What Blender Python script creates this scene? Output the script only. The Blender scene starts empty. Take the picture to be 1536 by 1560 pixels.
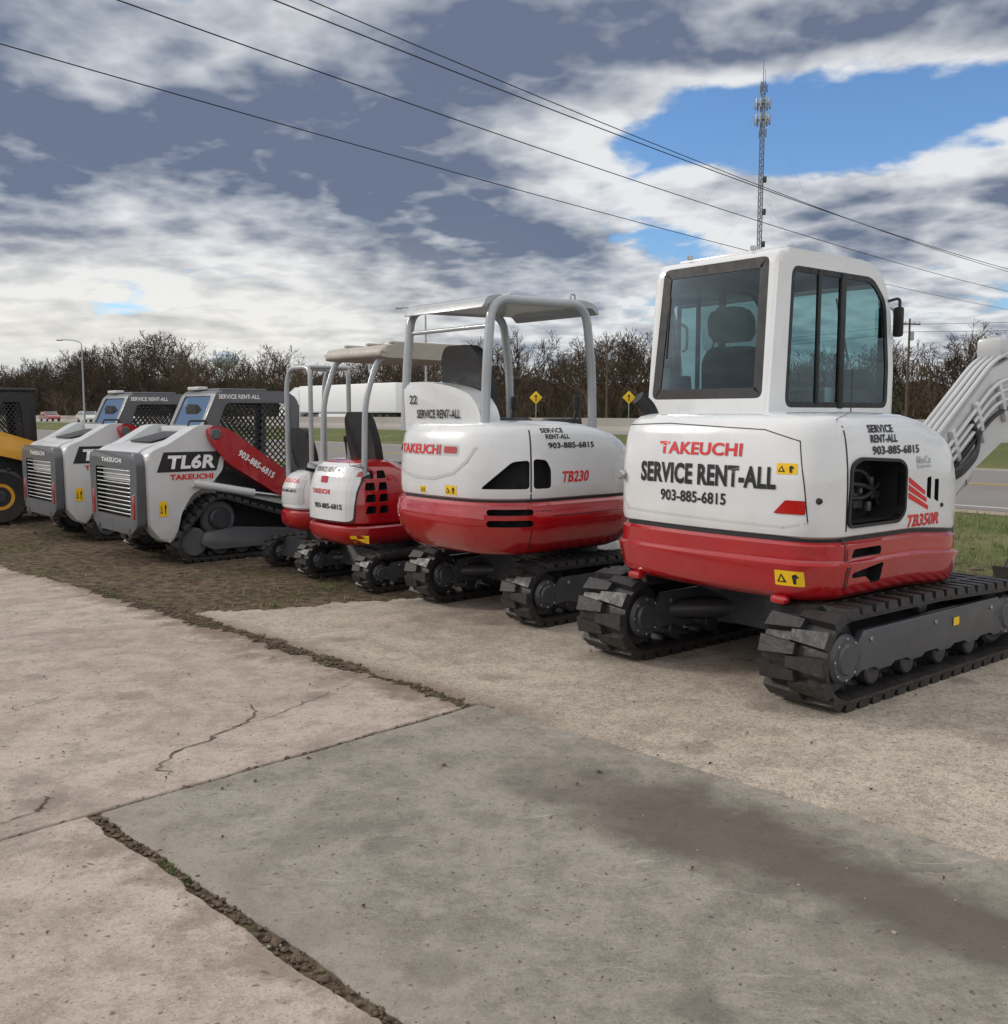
import bpy, bmesh, math, random
import numpy as np
from math import sin, cos, pi, sqrt, radians, atan2
from mathutils import Vector, Matrix, noise
from mathutils.bvhtree import BVHTree
random.seed(7); np.random.seed(7)
S = bpy.context.scene
COL = S.collection
V = Vector
# ------------------------------------------------------------ node helpers
def math_n(nt, op, a, b=None, c=None, clamp=False):
    n = nt.nodes.new('ShaderNodeMath'); n.operation = op; n.use_clamp = clamp
    for i, v in enumerate((a, b, c)):
        if v is None: continue
        if isinstance(v, (int, float)): n.inputs[i].default_value = v
        else: nt.links.new(v, n.inputs[i])
    return n.outputs[0]
def mixc(nt, f, a, b, mode='MIX'):
    n = nt.nodes.new('ShaderNodeMix'); n.data_type = 'RGBA'; n.blend_type = mode
    def s(i, v):
        if isinstance(v, (int, float)): n.inputs[i].default_value = v
        elif isinstance(v, tuple): n.inputs[i].default_value = (v[0], v[1], v[2], 1)
        else: nt.links.new(v, n.inputs[i])
    s(0, f); s(6, a); s(7, b)
    return n.outputs[2]
def noise_n(nt, vec, scale, detail=4, rough=.5, dist=0):
    n = nt.nodes.new('ShaderNodeTexNoise')
    n.inputs['Scale'].default_value = scale; n.inputs['Detail'].default_value = detail
    n.inputs['Roughness'].default_value = rough; n.inputs['Distortion'].default_value = dist
    if vec is not None: nt.links.new(vec, n.inputs['Vector'])
    return n.outputs[0]
def sstep(nt, v, lo, hi, a=0., b=1.):
    n = nt.nodes.new('ShaderNodeMapRange'); n.interpolation_type = 'SMOOTHSTEP'
    nt.links.new(v, n.inputs[0])
    for i, x in enumerate((lo, hi, a, b)): n.inputs[i+1].default_value = x
    return n.outputs[0]
def newmat(name):
    m = bpy.data.materials.new(name); m.use_nodes = True
    nt = m.node_tree; return m, nt, nt.nodes['Principled BSDF']
def bump_n(nt, h, strength, dist, prev=None):
    n = nt.nodes.new('ShaderNodeBump'); n.inputs['Strength'].default_value = strength
    n.inputs['Distance'].default_value = dist
    nt.links.new(h, n.inputs['Height'])
    if prev is not None: nt.links.new(prev, n.inputs['Normal'])
    return n.outputs[0]
def mat(name, col, rough=.5, metal=0., coat=0., var=.12, scale=6., dust=0., dustcol=(.16,.12,.085), dz=.5, bump=0., bscale=60):
    m, nt, b = newmat(name)
    tc = nt.nodes.new('ShaderNodeTexCoord').outputs['Object']
    n1 = noise_n(nt, tc, scale, 3, .6)
    k = sstep(nt, n1, .3, .7, 1-var, 1+var*.5)
    cc = mixc(nt, 1., col, k, 'MULTIPLY')
    if dust > 0:
        sep = nt.nodes.new('ShaderNodeSeparateXYZ'); nt.links.new(tc, sep.inputs[0])
        g = sstep(nt, sep.outputs[2], 0., dz, dust, dust*.12)
        n2 = noise_n(nt, tc, scale*3, 4, .7)
        g2 = math_n(nt, 'MULTIPLY', g, sstep(nt, n2, .35, .65, .25, 1.3), clamp=True)
        cc = mixc(nt, g2, cc, dustcol)
    nt.links.new(cc, b.inputs['Base Color'])
    r = sstep(nt, noise_n(nt, tc, scale*2.3, 2, .6), .3, .7, max(rough-.06, .02), min(rough+.1, 1))
    nt.links.new(r, b.inputs['Roughness'])
    b.inputs['Metallic'].default_value = metal
    b.inputs['Coat Weight'].default_value = coat; b.inputs['Coat Roughness'].default_value = .04
    if bump > 0:
        nt.links.new(bump_n(nt, noise_n(nt, tc, bscale, 3, .6), bump, .01), b.inputs['Normal'])
    return m
WHITE = mat('white_paint', (.66,.672,.685), .26, coat=.7, var=.05, scale=2, dust=.10, dz=1.2)
LGREY = mat('light_grey_paint', (.52,.53,.54), .35, coat=.3, var=.06, scale=2, dust=.15, dz=1.2)
RED = mat('red_paint', (.36,.004,.009), .2, coat=1.0, var=.08, scale=2, dust=.05, dz=1.0)
DGREY = mat('dark_grey_paint', (.028,.032,.040), .42, coat=.1, var=.15, scale=4, dust=.16, dz=.6)
MGREY = mat('mid_grey_paint', (.048,.054,.064), .4, coat=.2, var=.1, scale=4, dust=.12, dz=.6)
LDGREY = mat('loader_grey_paint', (.085,.092,.102), .4, coat=.2, var=.1, scale=4, dust=.10, dz=.6)
SILVER = mat('silver_grey_paint', (.36,.38,.40), .33, metal=.15, coat=.3, var=.08, scale=3)
BEIGE = mat('canopy_plastic', (.40,.37,.32), .55, var=.08)
RUBBER = mat('track_rubber', (.013,.013,.015), .48, var=.35, scale=9, dust=.20, dustcol=(.11,.09,.07), dz=.75, bump=.3, bscale=40)
BLACK = mat('black_plastic', (.012,.012,.014), .5, var=.2)
VOID = mat('inner_black', (.006,.006,.007), .8)
STEEL = mat('bare_steel', (.45,.45,.46), .3, metal=.9)
DBLK = mat('decal_black', (.010,.010,.012), .4, var=.02)
DRED = mat('decal_red', (.60,.015,.015), .35, var=.02)
DWHT = mat('decal_white', (.78,.78,.78), .35, var=.02)
YEL = mat('sticker_yellow', (.80,.50,.01), .4, var=.04)
CATY = mat('yellow_paint', (.62,.30,.01), .35, coat=.3, var=.1, dust=.2)
SEATM = mat('seat_vinyl', (.016,.017,.019), .55, var=.2, bump=.15, bscale=150)
TAIL = mat('red_lens', (.40,.005,.006), .12, coat=1., var=.02)
WOODP = mat('pole_wood', (.10,.075,.055), .9, var=.3, scale=3)
GALV = mat('galvanised', (.34,.36,.38), .45, metal=.4, var=.1)
def glass(name, tint, rf=.0, kf=.9):
    m, nt, b = newmat(name); nt.nodes.remove(b)
    out = nt.nodes['Material Output']
    t = nt.nodes.new('ShaderNodeBsdfTransparent'); t.inputs[0].default_value = (*tint, 1)
    g = nt.nodes.new('ShaderNodeBsdfGlossy'); g.inputs['Roughness'].default_value = .015
    g.inputs[0].default_value = (.8,.92,1,1)
    f = nt.nodes.new('ShaderNodeFresnel'); f.inputs[0].default_value = 1.45
    k = math_n(nt, 'ADD', math_n(nt, 'MULTIPLY', f.outputs[0], kf), rf, clamp=True)
    mx = nt.nodes.new('ShaderNodeMixShader')
    nt.links.new(k, mx.inputs[0]); nt.links.new(t.outputs[0], mx.inputs[1]); nt.links.new(g.outputs[0], mx.inputs[2])
    nt.links.new(mx.outputs[0], out.inputs[0]); return m
GLASS = glass('cab_glass', (.42,.60,.60), .03)
GLASSD = glass('cab_glass_dark', (.32,.42,.40), .0, .6)
GLASSB = mat('distant_glass', (.03,.04,.05), .08, coat=1.)

# ------------------------------------------------------------ mesh helpers
def empty(name):
    e = bpy.data.objects.new(name, None); COL.objects.link(e); e.empty_display_size = .3; return e
def mk(name, vs, fs, mats, par=None, ang=35, mi=None):
    me = bpy.data.meshes.new(name)
    me.from_pydata([tuple(v) for v in vs], [], fs)
    if not isinstance(mats, (list, tuple)): mats = [mats]
    for m in mats: me.materials.append(m)
    if mi is not None: me.polygons.foreach_set('material_index', mi)
    bm = bmesh.new(); bm.from_mesh(me); bmesh.ops.recalc_face_normals(bm, faces=bm.faces); bm.to_mesh(me); bm.free()
    if ang:
        me.shade_smooth(); me.set_sharp_from_angle(angle=radians(ang))
    ob = bpy.data.objects.new(name, me); COL.objects.link(ob)
    if par: ob.parent = par
    return ob
def mkbm(name, bm, mats, par=None, ang=35):
    me = bpy.data.meshes.new(name)
    bmesh.ops.recalc_face_normals(bm, faces=bm.faces)
    bm.to_mesh(me); bm.free()
    if not isinstance(mats, (list, tuple)): mats = [mats]
    for m in mats: me.materials.append(m)
    if ang: me.shade_smooth(); me.set_sharp_from_angle(angle=radians(ang))
    ob = bpy.data.objects.new(name, me); COL.objects.link(ob)
    if par: ob.parent = par
    return ob
def box(name, c, s, m, par=None, bev=.01, rot=None, seg=2):
    bm = bmesh.new(); bmesh.ops.create_cube(bm, size=1)
    for v in bm.verts: v.co = V((v.co.x*s[0], v.co.y*s[1], v.co.z*s[2]))
    bev = min(bev, min(s)*.45)
    if bev > 0: bmesh.ops.bevel(bm, geom=list(bm.edges), offset=bev, segments=seg, affect='EDGES', profile=.5)
    if rot:
        R = Matrix.Rotation(rot[2], 3, 'Z') @ Matrix.Rotation(rot[1], 3, 'Y') @ Matrix.Rotation(rot[0], 3, 'X')
        for v in bm.verts: v.co = R @ v.co
    for v in bm.verts: v.co += V(c)
    return mkbm(name, bm, m, par)
def fillet(pts, r, n=5, closed=True):
    out = []; N = len(pts)
    rs = r if isinstance(r, (list, tuple)) else [r]*N
    for i, p in enumerate(pts):
        p = V(p)
        if rs[i] <= 0 or (not closed and i in (0, N-1)): out.append(p); continue
        a = V(pts[i-1]); b = V(pts[(i+1) % N])
        da = (a-p); db = (b-p)
        la = min(rs[i], da.length*.48); lb = min(rs[i], db.length*.48)
        A = p+da.normalized()*la; B = p+db.normalized()*lb
        for k in range(n+1):
            t = k/n; out.append(A*(1-t)**2 + p*2*t*(1-t) + B*t*t)
    return out
def prism(name, pts, axis, a0, a1, m, par=None, fil=0, bev=.01, seg=2, mi=None, ang=35):
    P = fillet([V((p[0], p[1])) for p in pts], fil) if fil else [V((p[0], p[1])) for p in pts]
    def to3(p, a):
        return {'y': V((p.x, a, p.y)), 'x': V((a, p.x, p.y)), 'z': V((p.x, p.y, a))}[axis]
    bm = bmesh.new()
    lo = [bm.verts.new(to3(p, a0)) for p in P]; hi = [bm.verts.new(to3(p, a1)) for p in P]
    f1 = bm.faces.new(lo); f2 = bm.faces.new(hi[::-1])
    n = len(P)
    for i in range(n): bm.faces.new((lo[i], hi[i], hi[(i+1) % n], lo[(i+1) % n]))
    if bev > 0:
        ed = list(set(f1.edges) | set(f2.edges))
        bmesh.ops.bevel(bm, geom=ed, offset=bev, segments=seg, affect='EDGES', profile=.5)
    if mi is not None:
        for f in bm.faces: f.material_index = mi
    return mkbm(name, bm, m, par, ang)
def rotz(ob, c, a):
    R = Matrix.Rotation(a, 3, 'Z'); c = V(c)
    for v in ob.data.vertices: v.co = R @ v.co + c
    return ob
def rrect(x0, x1, y0, y1, r, z, n=6, m=10):
    cs = [((x0, y0), r[0], pi), ((x1, y0), r[1], 1.5*pi), ((x1, y1), r[2], 0), ((x0, y1), r[3], .5*pi)]
    sg = [(1, 1), (-1, 1), (-1, -1), (1, -1)]
    pts = []
    for k, ((cx, cy), rr, a0) in enumerate(cs):
        ox, oy = cx+sg[k][0]*rr, cy+sg[k][1]*rr
        arc = [(ox+rr*cos(a0+.5*pi*i/n), oy+rr*sin(a0+.5*pi*i/n)) for i in range(n+1)]
        if pts:
            a = pts[-1]; b = arc[0]
            for i in range(1, m): pts.append((a[0]+(b[0]-a[0])*i/m, a[1]+(b[1]-a[1])*i/m))
        pts += arc
    a = pts[-1]; b = pts[0]
    for i in range(1, m): pts.append((a[0]+(b[0]-a[0])*i/m, a[1]+(b[1]-a[1])*i/m))
    return [V((p[0], p[1], z)) for p in pts]
def loft(name, rings, m, par=None, fn=None, ang=30):
    vs = []; fs = []; n = len(rings[0])
    for r in rings: vs += r
    if fn: vs = [fn(v.copy()) for v in vs]
    for j in range(len(rings)-1):
        for i in range(n):
            fs.append((j*n+i, j*n+(i+1) % n, (j+1)*n+(i+1) % n, (j+1)*n+i))
    fs.append(tuple(range(n))[::-1]); fs.append(tuple((len(rings)-1)*n+i for i in range(n)))
    return mk(name, vs, fs, m, par, ang)
def body(name, bx, rad, levels, m, par, fn=None):
    rings = []
    for z, ins in levels:
        x0, x1, y0, y1 = bx[0]+ins, bx[1]-ins, bx[2]+ins, bx[3]-ins
        mr = min(x1-x0, y1-y0)*.49
        rings.append(rrect(x0, x1, y0, y1, [min(max(r-ins*.6, .02), mr) for r in rad], z))
    return loft(name, rings, m, par, fn)
def tube(name, pts, r, m, par=None, fil=.08, res=10, closed=False):
    P = fillet([V(p) for p in pts], fil, 6, closed=False) if fil and len(pts) > 2 else [V(p) for p in pts]
    Q = [P[0]]
    for p in P[1:]:
        if (p-Q[-1]).length > 1e-4: Q.append(p)
    P = Q
    vs = []; fs = []
    t0 = (P[1]-P[0]).normalized()
    nrm = t0.orthogonal().normalized()
    for i, p in enumerate(P):
        if i == 0: t = t0
        elif i == len(P)-1: t = (P[i]-P[i-1]).normalized()
        else: t = ((P[i+1]-P[i]).normalized()+(P[i]-P[i-1]).normalized()).normalized()
        nrm = (nrm - t*nrm.dot(t)).normalized(); b = t.cross(nrm)
        rr = r[0]+(r[1]-r[0])*i/(len(P)-1) if isinstance(r, tuple) else r
        for k in range(res):
            a = 2*pi*k/res; vs.append(p+nrm*rr*cos(a)+b*rr*sin(a))
    for i in range(len(P)-1):
        for k in range(res):
            fs.append((i*res+k, i*res+(k+1) % res, (i+1)*res+(k+1) % res, (i+1)*res+k))
    fs.append(tuple(range(res))); fs.append(tuple((len(P)-1)*res+k for k in range(res)))
    return mk(name, vs, fs, m, par, 50)
def lathe(name, prof, c, axis, m, par=None, n=28, mi=None):
    ax = {'x': 0, 'y': 1, 'z': 2}[axis]; o = [(1, 2), (0, 2), (0, 1)][ax]
    vs = []; fs = []
    for r, t in prof:
        for k in range(n):
            p = [0, 0, 0]; p[ax] = t; p[o[0]] = r*cos(2*pi*k/n); p[o[1]] = r*sin(2*pi*k/n)
            vs.append(V(p)+V(c))
    for j in range(len(prof)-1):
        for k in range(n): fs.append((j*n+k, j*n+(k+1) % n, (j+1)*n+(k+1) % n, (j+1)*n+k))
    fs.append(tuple(range(n))); fs.append(tuple((len(prof)-1)*n+k for k in range(n)))
    return mk(name, vs, fs, m, par, 35)
def cyl(name, c, axis, r, d, m, par=None, b=.01, n=28):
    b = min(b, r*.4, d*.4)
    return lathe(name, [(r-b, -d/2), (r, -d/2+b), (r, d/2-b), (r-b, d/2)], c, axis, m, par, n)
def apply_mods(ob):
    bpy.context.view_layer.update()
    dg = bpy.context.evaluated_depsgraph_get()
    me = bpy.data.meshes.new_from_object(ob.evaluated_get(dg))
    ob.modifiers.clear(); ob.data = me
def cut(ob, cutters, ang=35):
    for c in cutters:
        md = ob.modifiers.new('b', 'BOOLEAN'); md.operation = 'DIFFERENCE'; md.object = c; md.solver = 'EXACT'
    apply_mods(ob)
    for c in cutters: bpy.data.objects.remove(c)
    ob.data.shade_smooth(); ob.data.set_sharp_from_angle(angle=radians(ang))
def bvh_of(obs):
    vs = []; fs = []
    for o in obs:
        k = len(vs); vs += [v.co.copy() for v in o.data.vertices]
        fs += [tuple(k+i for i in p.vertices) for p in o.data.polygons]
    return BVHTree.FromPolygons(vs, fs)
XR, YR = V((0, -1, 0)), V((1, 0, 0)); UP = V((0, 0, 1))
def project(name, bm, bvh, o, right, up, m, par, off=.003, cell=.04):
    xs = [v.co.x for v in bm.verts]; ys = [v.co.y for v in bm.verts]
    for ax, lo, hi in ((0, min(xs), max(xs)), (1, min(ys), max(ys))):
        t = lo+cell
        while t < hi-1e-4:
            co = V((t, 0, 0)) if ax == 0 else V((0, t, 0)); no = V((1, 0, 0)) if ax == 0 else V((0, 1, 0))
            bmesh.ops.bisect_plane(bm, geom=bm.verts[:]+bm.edges[:]+bm.faces[:], plane_co=co, plane_no=no, dist=1e-6)
            t += cell
    N = right.cross(up).normalized(); o = V(o)
    for v in bm.verts:
        P = o+right*v.co.x+up*v.co.y
        if bvh:
            h = bvh.ray_cast(P+N*1.2, -N)
            if h[0] is not None and (h[0]-P).length < .5: v.co = h[0]+N*off; continue
        v.co = P+N*off
    me = bpy.data.meshes.new(name); bm.to_mesh(me); bm.free()
    me.materials.append(m)
    ob = bpy.data.objects.new(name, me); COL.objects.link(ob); ob.parent = par
    return ob
def text(par, bvh, s, o, right, w, h, m, up=UP, bold=.018, shear=0, off=.004):
    cu = bpy.data.curves.new('t', 'FONT'); cu.body = s; cu.size = 1; cu.offset = bold; cu.shear = shear; cu.resolution_u = 3
    cu.space_character = 1.0+bold*1.3
    ob = bpy.data.objects.new('t', cu); COL.objects.link(ob)
    bpy.context.view_layer.update()
    me = bpy.data.meshes.new_from_object(ob.evaluated_get(bpy.context.evaluated_depsgraph_get()))
    bpy.data.objects.remove(ob)
    bm = bmesh.new(); bm.from_mesh(me)
    x0 = min(v.co.x for v in bm.verts); x1 = max(v.co.x for v in bm.verts)
    y0 = min(v.co.y for v in bm.verts); y1 = max(v.co.y for v in bm.verts)
    for v in bm.verts: v.co = V(((v.co.x-x0)/(x1-x0)*w-w/2, (v.co.y-y0)/(y1-y0)*h-h/2, 0))
    return project('lettering', bm, bvh, o, right, up, m, par, off)
def decal(par, bvh, pts, o, right, m, up=UP, fil=0, off=.002, name='decal'):
    P = fillet([V((p[0], p[1])) for p in pts], fil, 4) if fil else [V((p[0], p[1])) for p in pts]
    bm = bmesh.new(); bm.faces.new([bm.verts.new((p.x, p.y, 0)) for p in P])
    return project(name, bm, bvh, o, right, up, m, par, off)
def rect(w, h): return [(-w/2, -h/2), (w/2, -h/2), (w/2, h/2), (-w/2, h/2)]
def seam(par, bvh, pts, o, right, m=None, w=.008, up=UP, off=.0015):
    bm = bmesh.new()
    for a, b in zip(pts[:-1], pts[1:]):
        a = V((a[0], a[1], 0)); b = V((b[0], b[1], 0)); d = (b-a).normalized(); n = V((-d.y, d.x, 0))*w/2; e = d*w*.3
        bm.faces.new([bm.verts.new(p) for p in (a-n-e, b-n+e, b+n+e, a+n-e)])
    return project('panel_gap', bm, bvh, o, right, up, m or DBLK, par, off)
def sticker(par, bvh, o, right, w=.09, h=.075, up=UP):
    decal(par, bvh, rect(w, h), o, right, YEL, up, fil=.008, off=.002, name='warning_label')
    decal(par, bvh, [(-w*.42, -h*.28), (-w*.08, -h*.28), (-w*.25, h*.30)], o, right, DBLK, up, off=.004, name='warning_label')
    decal(par, bvh, [(-w*.33, -h*.20), (-w*.17, -h*.20), (-w*.25, h*.12)], o, right, YEL, up, off=.005, name='warning_label')
    decal(par, bvh, [(w*.16, -h*.35), (w*.26, -h*.35), (w*.26, h*.0), (w*.36, h*.1), (w*.24, h*.32), (w*.12, h*.2)], o, right, DBLK, up, off=.004, name='warning_label')

def hull(circs):
    pts = []
    for x, z, r in circs:
        for k in range(72): pts.append((x+r*cos(2*pi*k/72), z+r*sin(2*pi*k/72)))
    pts = sorted(set(pts))
    def half(ps):
        h = []
        for p in ps:
            while len(h) > 1 and (h[-1][0]-h[-2][0])*(p[1]-h[-2][1])-(h[-1][1]-h[-2][1])*(p[0]-h[-2][0]) <= 0: h.pop()
            h.append(p)
        return h
    return half(pts)[:-1]+half(pts[::-1])[:-1]
def track(par, yc, w, circs, lug=.035, pitch=.105, th=.025, wheels=True):
    H = [V(p) for p in hull([(x, z, r-lug) for x, z, r in circs])]
    L = [0]
    for i in range(len(H)): L.append(L[-1]+(H[(i+1) % len(H)]-H[i]).length)
    T = L[-1]; n = round(T/pitch)
    import bisect
    def at(s):
        s %= T
        i = min(bisect.bisect_right(L, s)-1, len(H)-1)
        a, b = H[i], H[(i+1) % len(H)]; d = (b-a)
        return a+d*((s-L[i])/max(d.length, 1e-6))
    def fr(s):
        p = at(s); t = (at(s+.012)-at(s-.012)).normalized(); return p, V((t.y, -t.x))
    vs = []; fs = []
    M = n*4
    for i in range(M):
        p, nn = fr(T*i/M); q = p-nn*th
        for (a, y) in ((p, yc-w/2), (p, yc+w/2), (q, yc+w/2), (q, yc-w/2)): vs.append(V((a.x, y, a.y)))
    for i in range(M):
        j = (i+1) % M
        for k in range(4): fs.append((i*4+k, i*4+(k+1) % 4, j*4+(k+1) % 4, j*4+k))
    for i in range(n):
        for side in (0, 1):
            s0 = T*(i+.5*side)/n; half = T/n*.36
            ya, yb = (yc-w/2-.004, yc+w*.07) if side == 0 else (yc-w*.07, yc+w/2+.004)
            yo = ya if side == 0 else yb
            b = len(vs)
            for s, hh in ((s0-half, 0), (s0-half*.78, lug), (s0+half*.78, lug), (s0+half, 0)):
                for y in (ya, yb):
                    kk = 1.12 if y == yo else .72
                    p, nn = fr(s0+(s-s0)*kk); q = p+nn*hh if hh else p-nn*.004
                    vs.append(V((q.x, y+(0 if not hh else (.006 if y == ya else -.006)), q.y)))
            fs += [(b, b+1, b+3, b+2), (b+2, b+3, b+5, b+4), (b+4, b+5, b+7, b+6), (b, b+2, b+4, b+6), (b+1, b+7, b+5, b+3)]
    for i in range(n):
        p, nn = fr(T*(i+.25)/n); q = p-nn*(th+.03); tt = V((-nn.y, nn.x))*.018
        b = len(vs)
        for pp in (p-nn*th-tt, p-nn*th+tt, q+tt*.6, q-tt*.6):
            for y in (yc-.05*w/.4, yc+.05*w/.4): vs.append(V((pp.x, y, pp.y)))
        fs += [(b, b+2, b+4, b+6), (b+1, b+7, b+5, b+3), (b+6, b+4, b+5, b+7), (b, b+6, b+7, b+1), (b+2, b+3, b+5, b+4)]
    mk('rubber_track', vs, fs, RUBBER, par, 25)

def undercarriage(par, g, w, xr, xf, h, lug, pitch, blade=True, bw=None, ringz=.45):
    R = h/2
    for sy in (-1, 1):
        y = sy*g
        track(par, y, w, [(xr+R, R, R), (xf-R*.92, R*.92, R*.92), ((xr+xf)/2, R, R*.98)], lug, pitch)
        ri = R-lug-.03
        for x, rr in ((xr+R, ri), (xf-R*.92, ri-.01)):
            cyl('sprocket', (x, y, R), 'y', rr, w*.5, DGREY, par, .02)
            cyl('hub', (x, y, R), 'y', rr*.66, w*.86, MGREY, par, .02)
            cyl('hub_cap', (x, y, R), 'y', rr*.42, w*.93, MGREY, par, .012)
            for k in range(8):
                a = 2*pi*k/8
                cyl('bolt', (x+rr*.54*cos(a), y, R+rr*.54*sin(a)), 'y', rr*.04, w*.88, STEEL, par, .002, 6)
        nx = 4
        for i in range(nx):
            x = xr+2*R+(xf-xr-4*R)*(i+.2)/(nx-.6)
            cyl('roller', (x, y, lug+.03+R*.26), 'y', R*.26, w*.6, DGREY, par, .01, 16)
        for s2 in (-1, 1):
            yy = y+s2*w*.33
            a0, a1 = sorted((yy, yy+s2*w*.11))
            x0, x1 = xr+R*1.25, xf-R*1.25
            pr = [(x0, R*1.15), (x0+.08, R*1.5), (x1-.05, R*1.5), (x1+.1, R*1.15), (x1, R*.62)]
            k = 5
            for i in range(k):
                t = x1-(x1-x0)*(i+.3)/k; pr += [(t, R*.62), (t-.03, R*.74), (t-(x1-x0)*.5/k, R*.74), (t-(x1-x0)*.5/k-.03, R*.62)]
            pr.append((x0+.02, R*.62))
            prism('track_frame', pr, 'y', a0, a1, MGREY, par, bev=.008)
            for i in range(3): cyl('frame_bolt', (x0+.15+(x1-x0-.3)*i/2, yy+s2*w*.11, R*1.3), 'y', .014, .02, STEEL, par, .002, 6)
        if g > .7:
            yy = y-sy*0-w*.44 if sy < 0 else y-w*.44
            decal(par, None, rect(.07, .05), (.25, yy-.001, R*1.2), YR, YEL, fil=.005, off=.004, name='warning_label')
        cyl('carrier_roller', ((xr+xf)/2, y, h-lug-.03-R*.18), 'y', R*.17, w*.5, DGREY, par, .008, 14)
    prism('cross_frame', [(-.42, R*.8), (.42, R*.8), (.36, ringz-.04), (-.36, ringz-.04)], 'y', -g+w*.3, g-w*.3, DGREY, par, bev=.02)
    for sy in (-1, 1):
        for sx in (-1, 1):
            tube('frame_leg', [(0, 0, R*1.15), (sx*(xf-xr)*.3, sy*(g-w*.2), R*1.05)], R*.24, DGREY, par, 0, 8)
    cyl('slew_ring', (0, 0, ringz), 'z', g*.62, .16, BLACK, par, .01, 40)
    if blade:
        bw = bw or g+w/2
        x = xf+.22
        prism('dozer_blade', [(x, .02), (x+.06, .02), (x+.02, .15), (x+.07, h*.75), (x+.02, h*.75), (x-.03, .18)], 'y', -bw, bw, SILVER if g > .6 else DGREY, par, bev=.006)
        for sy in (-1, 1): box('blade_arm', ((x+.3)/2, sy*g*.5, R*.8), (x-.3, .08, .1), DGREY, par)
def seat(par, x, y, z, k=1., head=True):
    box('seat_cushion', (x+.03*k, y, z+.07*k), (.46*k, .46*k, .13*k), SEATM, par, .05, seg=3)
    box('seat_base', (x, y, z-.02*k), (.34*k, .34*k, .08*k), BLACK, par)
    pr = [(-.25, 0), (-.27, .25), (-.23, .5), (-.15, .58), (.15, .58), (.23, .5), (.27, .25), (.25, 0)]
    ob = prism('seat_backrest', [(p[0]*k, p[1]*k) for p in pr], 'x', -.05*k, .05*k, SEATM, par, fil=.05*k, bev=.035*k, seg=3)
    for v in ob.data.vertices: v.co = V((v.co.x+x-.2*k-v.co.z*.22, v.co.y+y, v.co.z+z+.12*k))
    if head:
        pr = [(-.15, 0), (-.16, .15), (-.1, .22), (.1, .22), (.16, .15), (.15, 0)]
        ob = prism('headrest', [(p[0]*k, p[1]*k) for p in pr], 'x', -.045*k, .045*k, SEATM, par, fil=.04*k, bev=.03*k, seg=3)
        for v in ob.data.vertices: v.co = V((v.co.x+x-.33*k-v.co.z*.15, v.co.y+y, v.co.z+z+.73*k))
def offset_poly(pts, d):
    n = len(pts); out = []
    area = sum(pts[i][0]*pts[(i+1) % n][1]-pts[(i+1) % n][0]*pts[i][1] for i in range(n))
    sg = 1 if area > 0 else -1
    for i in range(n):
        a, p, b = V(pts[i-1][:2]), V(pts[i][:2]), V(pts[(i+1) % n][:2])
        d1 = (p-a).normalized(); d2 = (b-p).normalized()
        n1 = V((-d1.y, d1.x))*sg; n2 = V((-d2.y, d2.x))*sg
        k = n1+n2; k = k/max(k.dot(n1), .3)
        out.append((p.x+k.x*d, p.y+k.y*d))
    return out
def ring(name, pts, d, axis, a0, a1, m, par, fil=.03):
    P = fillet([V(p) for p in pts], fil, 4) if fil else [V(p) for p in pts]
    Q = [V(q) for q in offset_poly([tuple(p) for p in P], d)]
    def to3(p, a): return {'y': V((p.x, a, p.y)), 'x': V((a, p.x, p.y))}[axis]
    n = len(P); vs = [to3(p, a0) for p in P]+[to3(p, a0) for p in Q]+[to3(p, a1) for p in P]+[to3(p, a1) for p in Q]
    fs = []
    for i in range(n):
        j = (i+1) % n
        fs += [(i, j, n+j, n+i), (2*n+i, 3*n+i, 3*n+j, 2*n+j), (i, 2*n+i, 2*n+j, j), (n+i, n+j, 3*n+j, 3*n+i)]
    return mk(name, vs, fs, m, par, 30)
def pane(name, pts, axis, a, m, par):
    def to3(p, a): return {'y': V((p[0], a, p[1])), 'x': V((a, p[0], p[1]))}[axis]
    return mk(name, [to3(p, a) for p in pts], [tuple(range(len(pts)))], m, par, None)
def boom(par, P, y, hw, m, k=1.):
    prism('boom', P, 'y', y-hw, y+hw, m, par, fil=.05*k, bev=.012)
def hyd(par, a, b, r):
    a, b = V(a), V(b); c = a+(b-a)*.62
    tube('hydraulic_cylinder', [a, c], r, SILVER, par, 0, 12); tube('cylinder_gland', [a+(b-a)*.58, a+(b-a)*.63], r*1.18, SILVER, par, 0, 12)
    tube('cylinder_rod', [c, b], r*.5, STEEL, par, 0, 10)

# ============================================================ EXCAVATOR with enclosed cab
ex = empty('cab_excavator')
undercarriage(ex, .72, .40, -1.2, 1.2, .56, .04, .13, ringz=.54)
ZS = .905
def fn1(v):
    w = min(max((-.2-v.x)/.6, 0), 1)
    v.x -= .07*w*(1-(v.y/.8)**2)
    if v.x > -.1:
        t = min((v.x+.1)/.75, 1)
        if v.z > ZS+.02: v.z = ZS+(v.z-ZS)*(1-.36*t*t)
        v.z -= .055*t
    return v
hood = body('engine_hood', (-1.0, .62, -.8, .8), (.20, .32, .15, .20),
    [(ZS+.005, .03), (ZS+.02, .008), (ZS+.055, 0), (1.05, 0), (1.1, 0), (1.2, .0), (1.3, .004), (1.38, .012), (1.46, .024), (1.51, .038), (1.545, .062), (1.57, .098), (1.585, .15), (1.593, .24), (1.60, .4), (1.60, .6)], [WHITE, VOID], ex, fn1)
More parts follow.
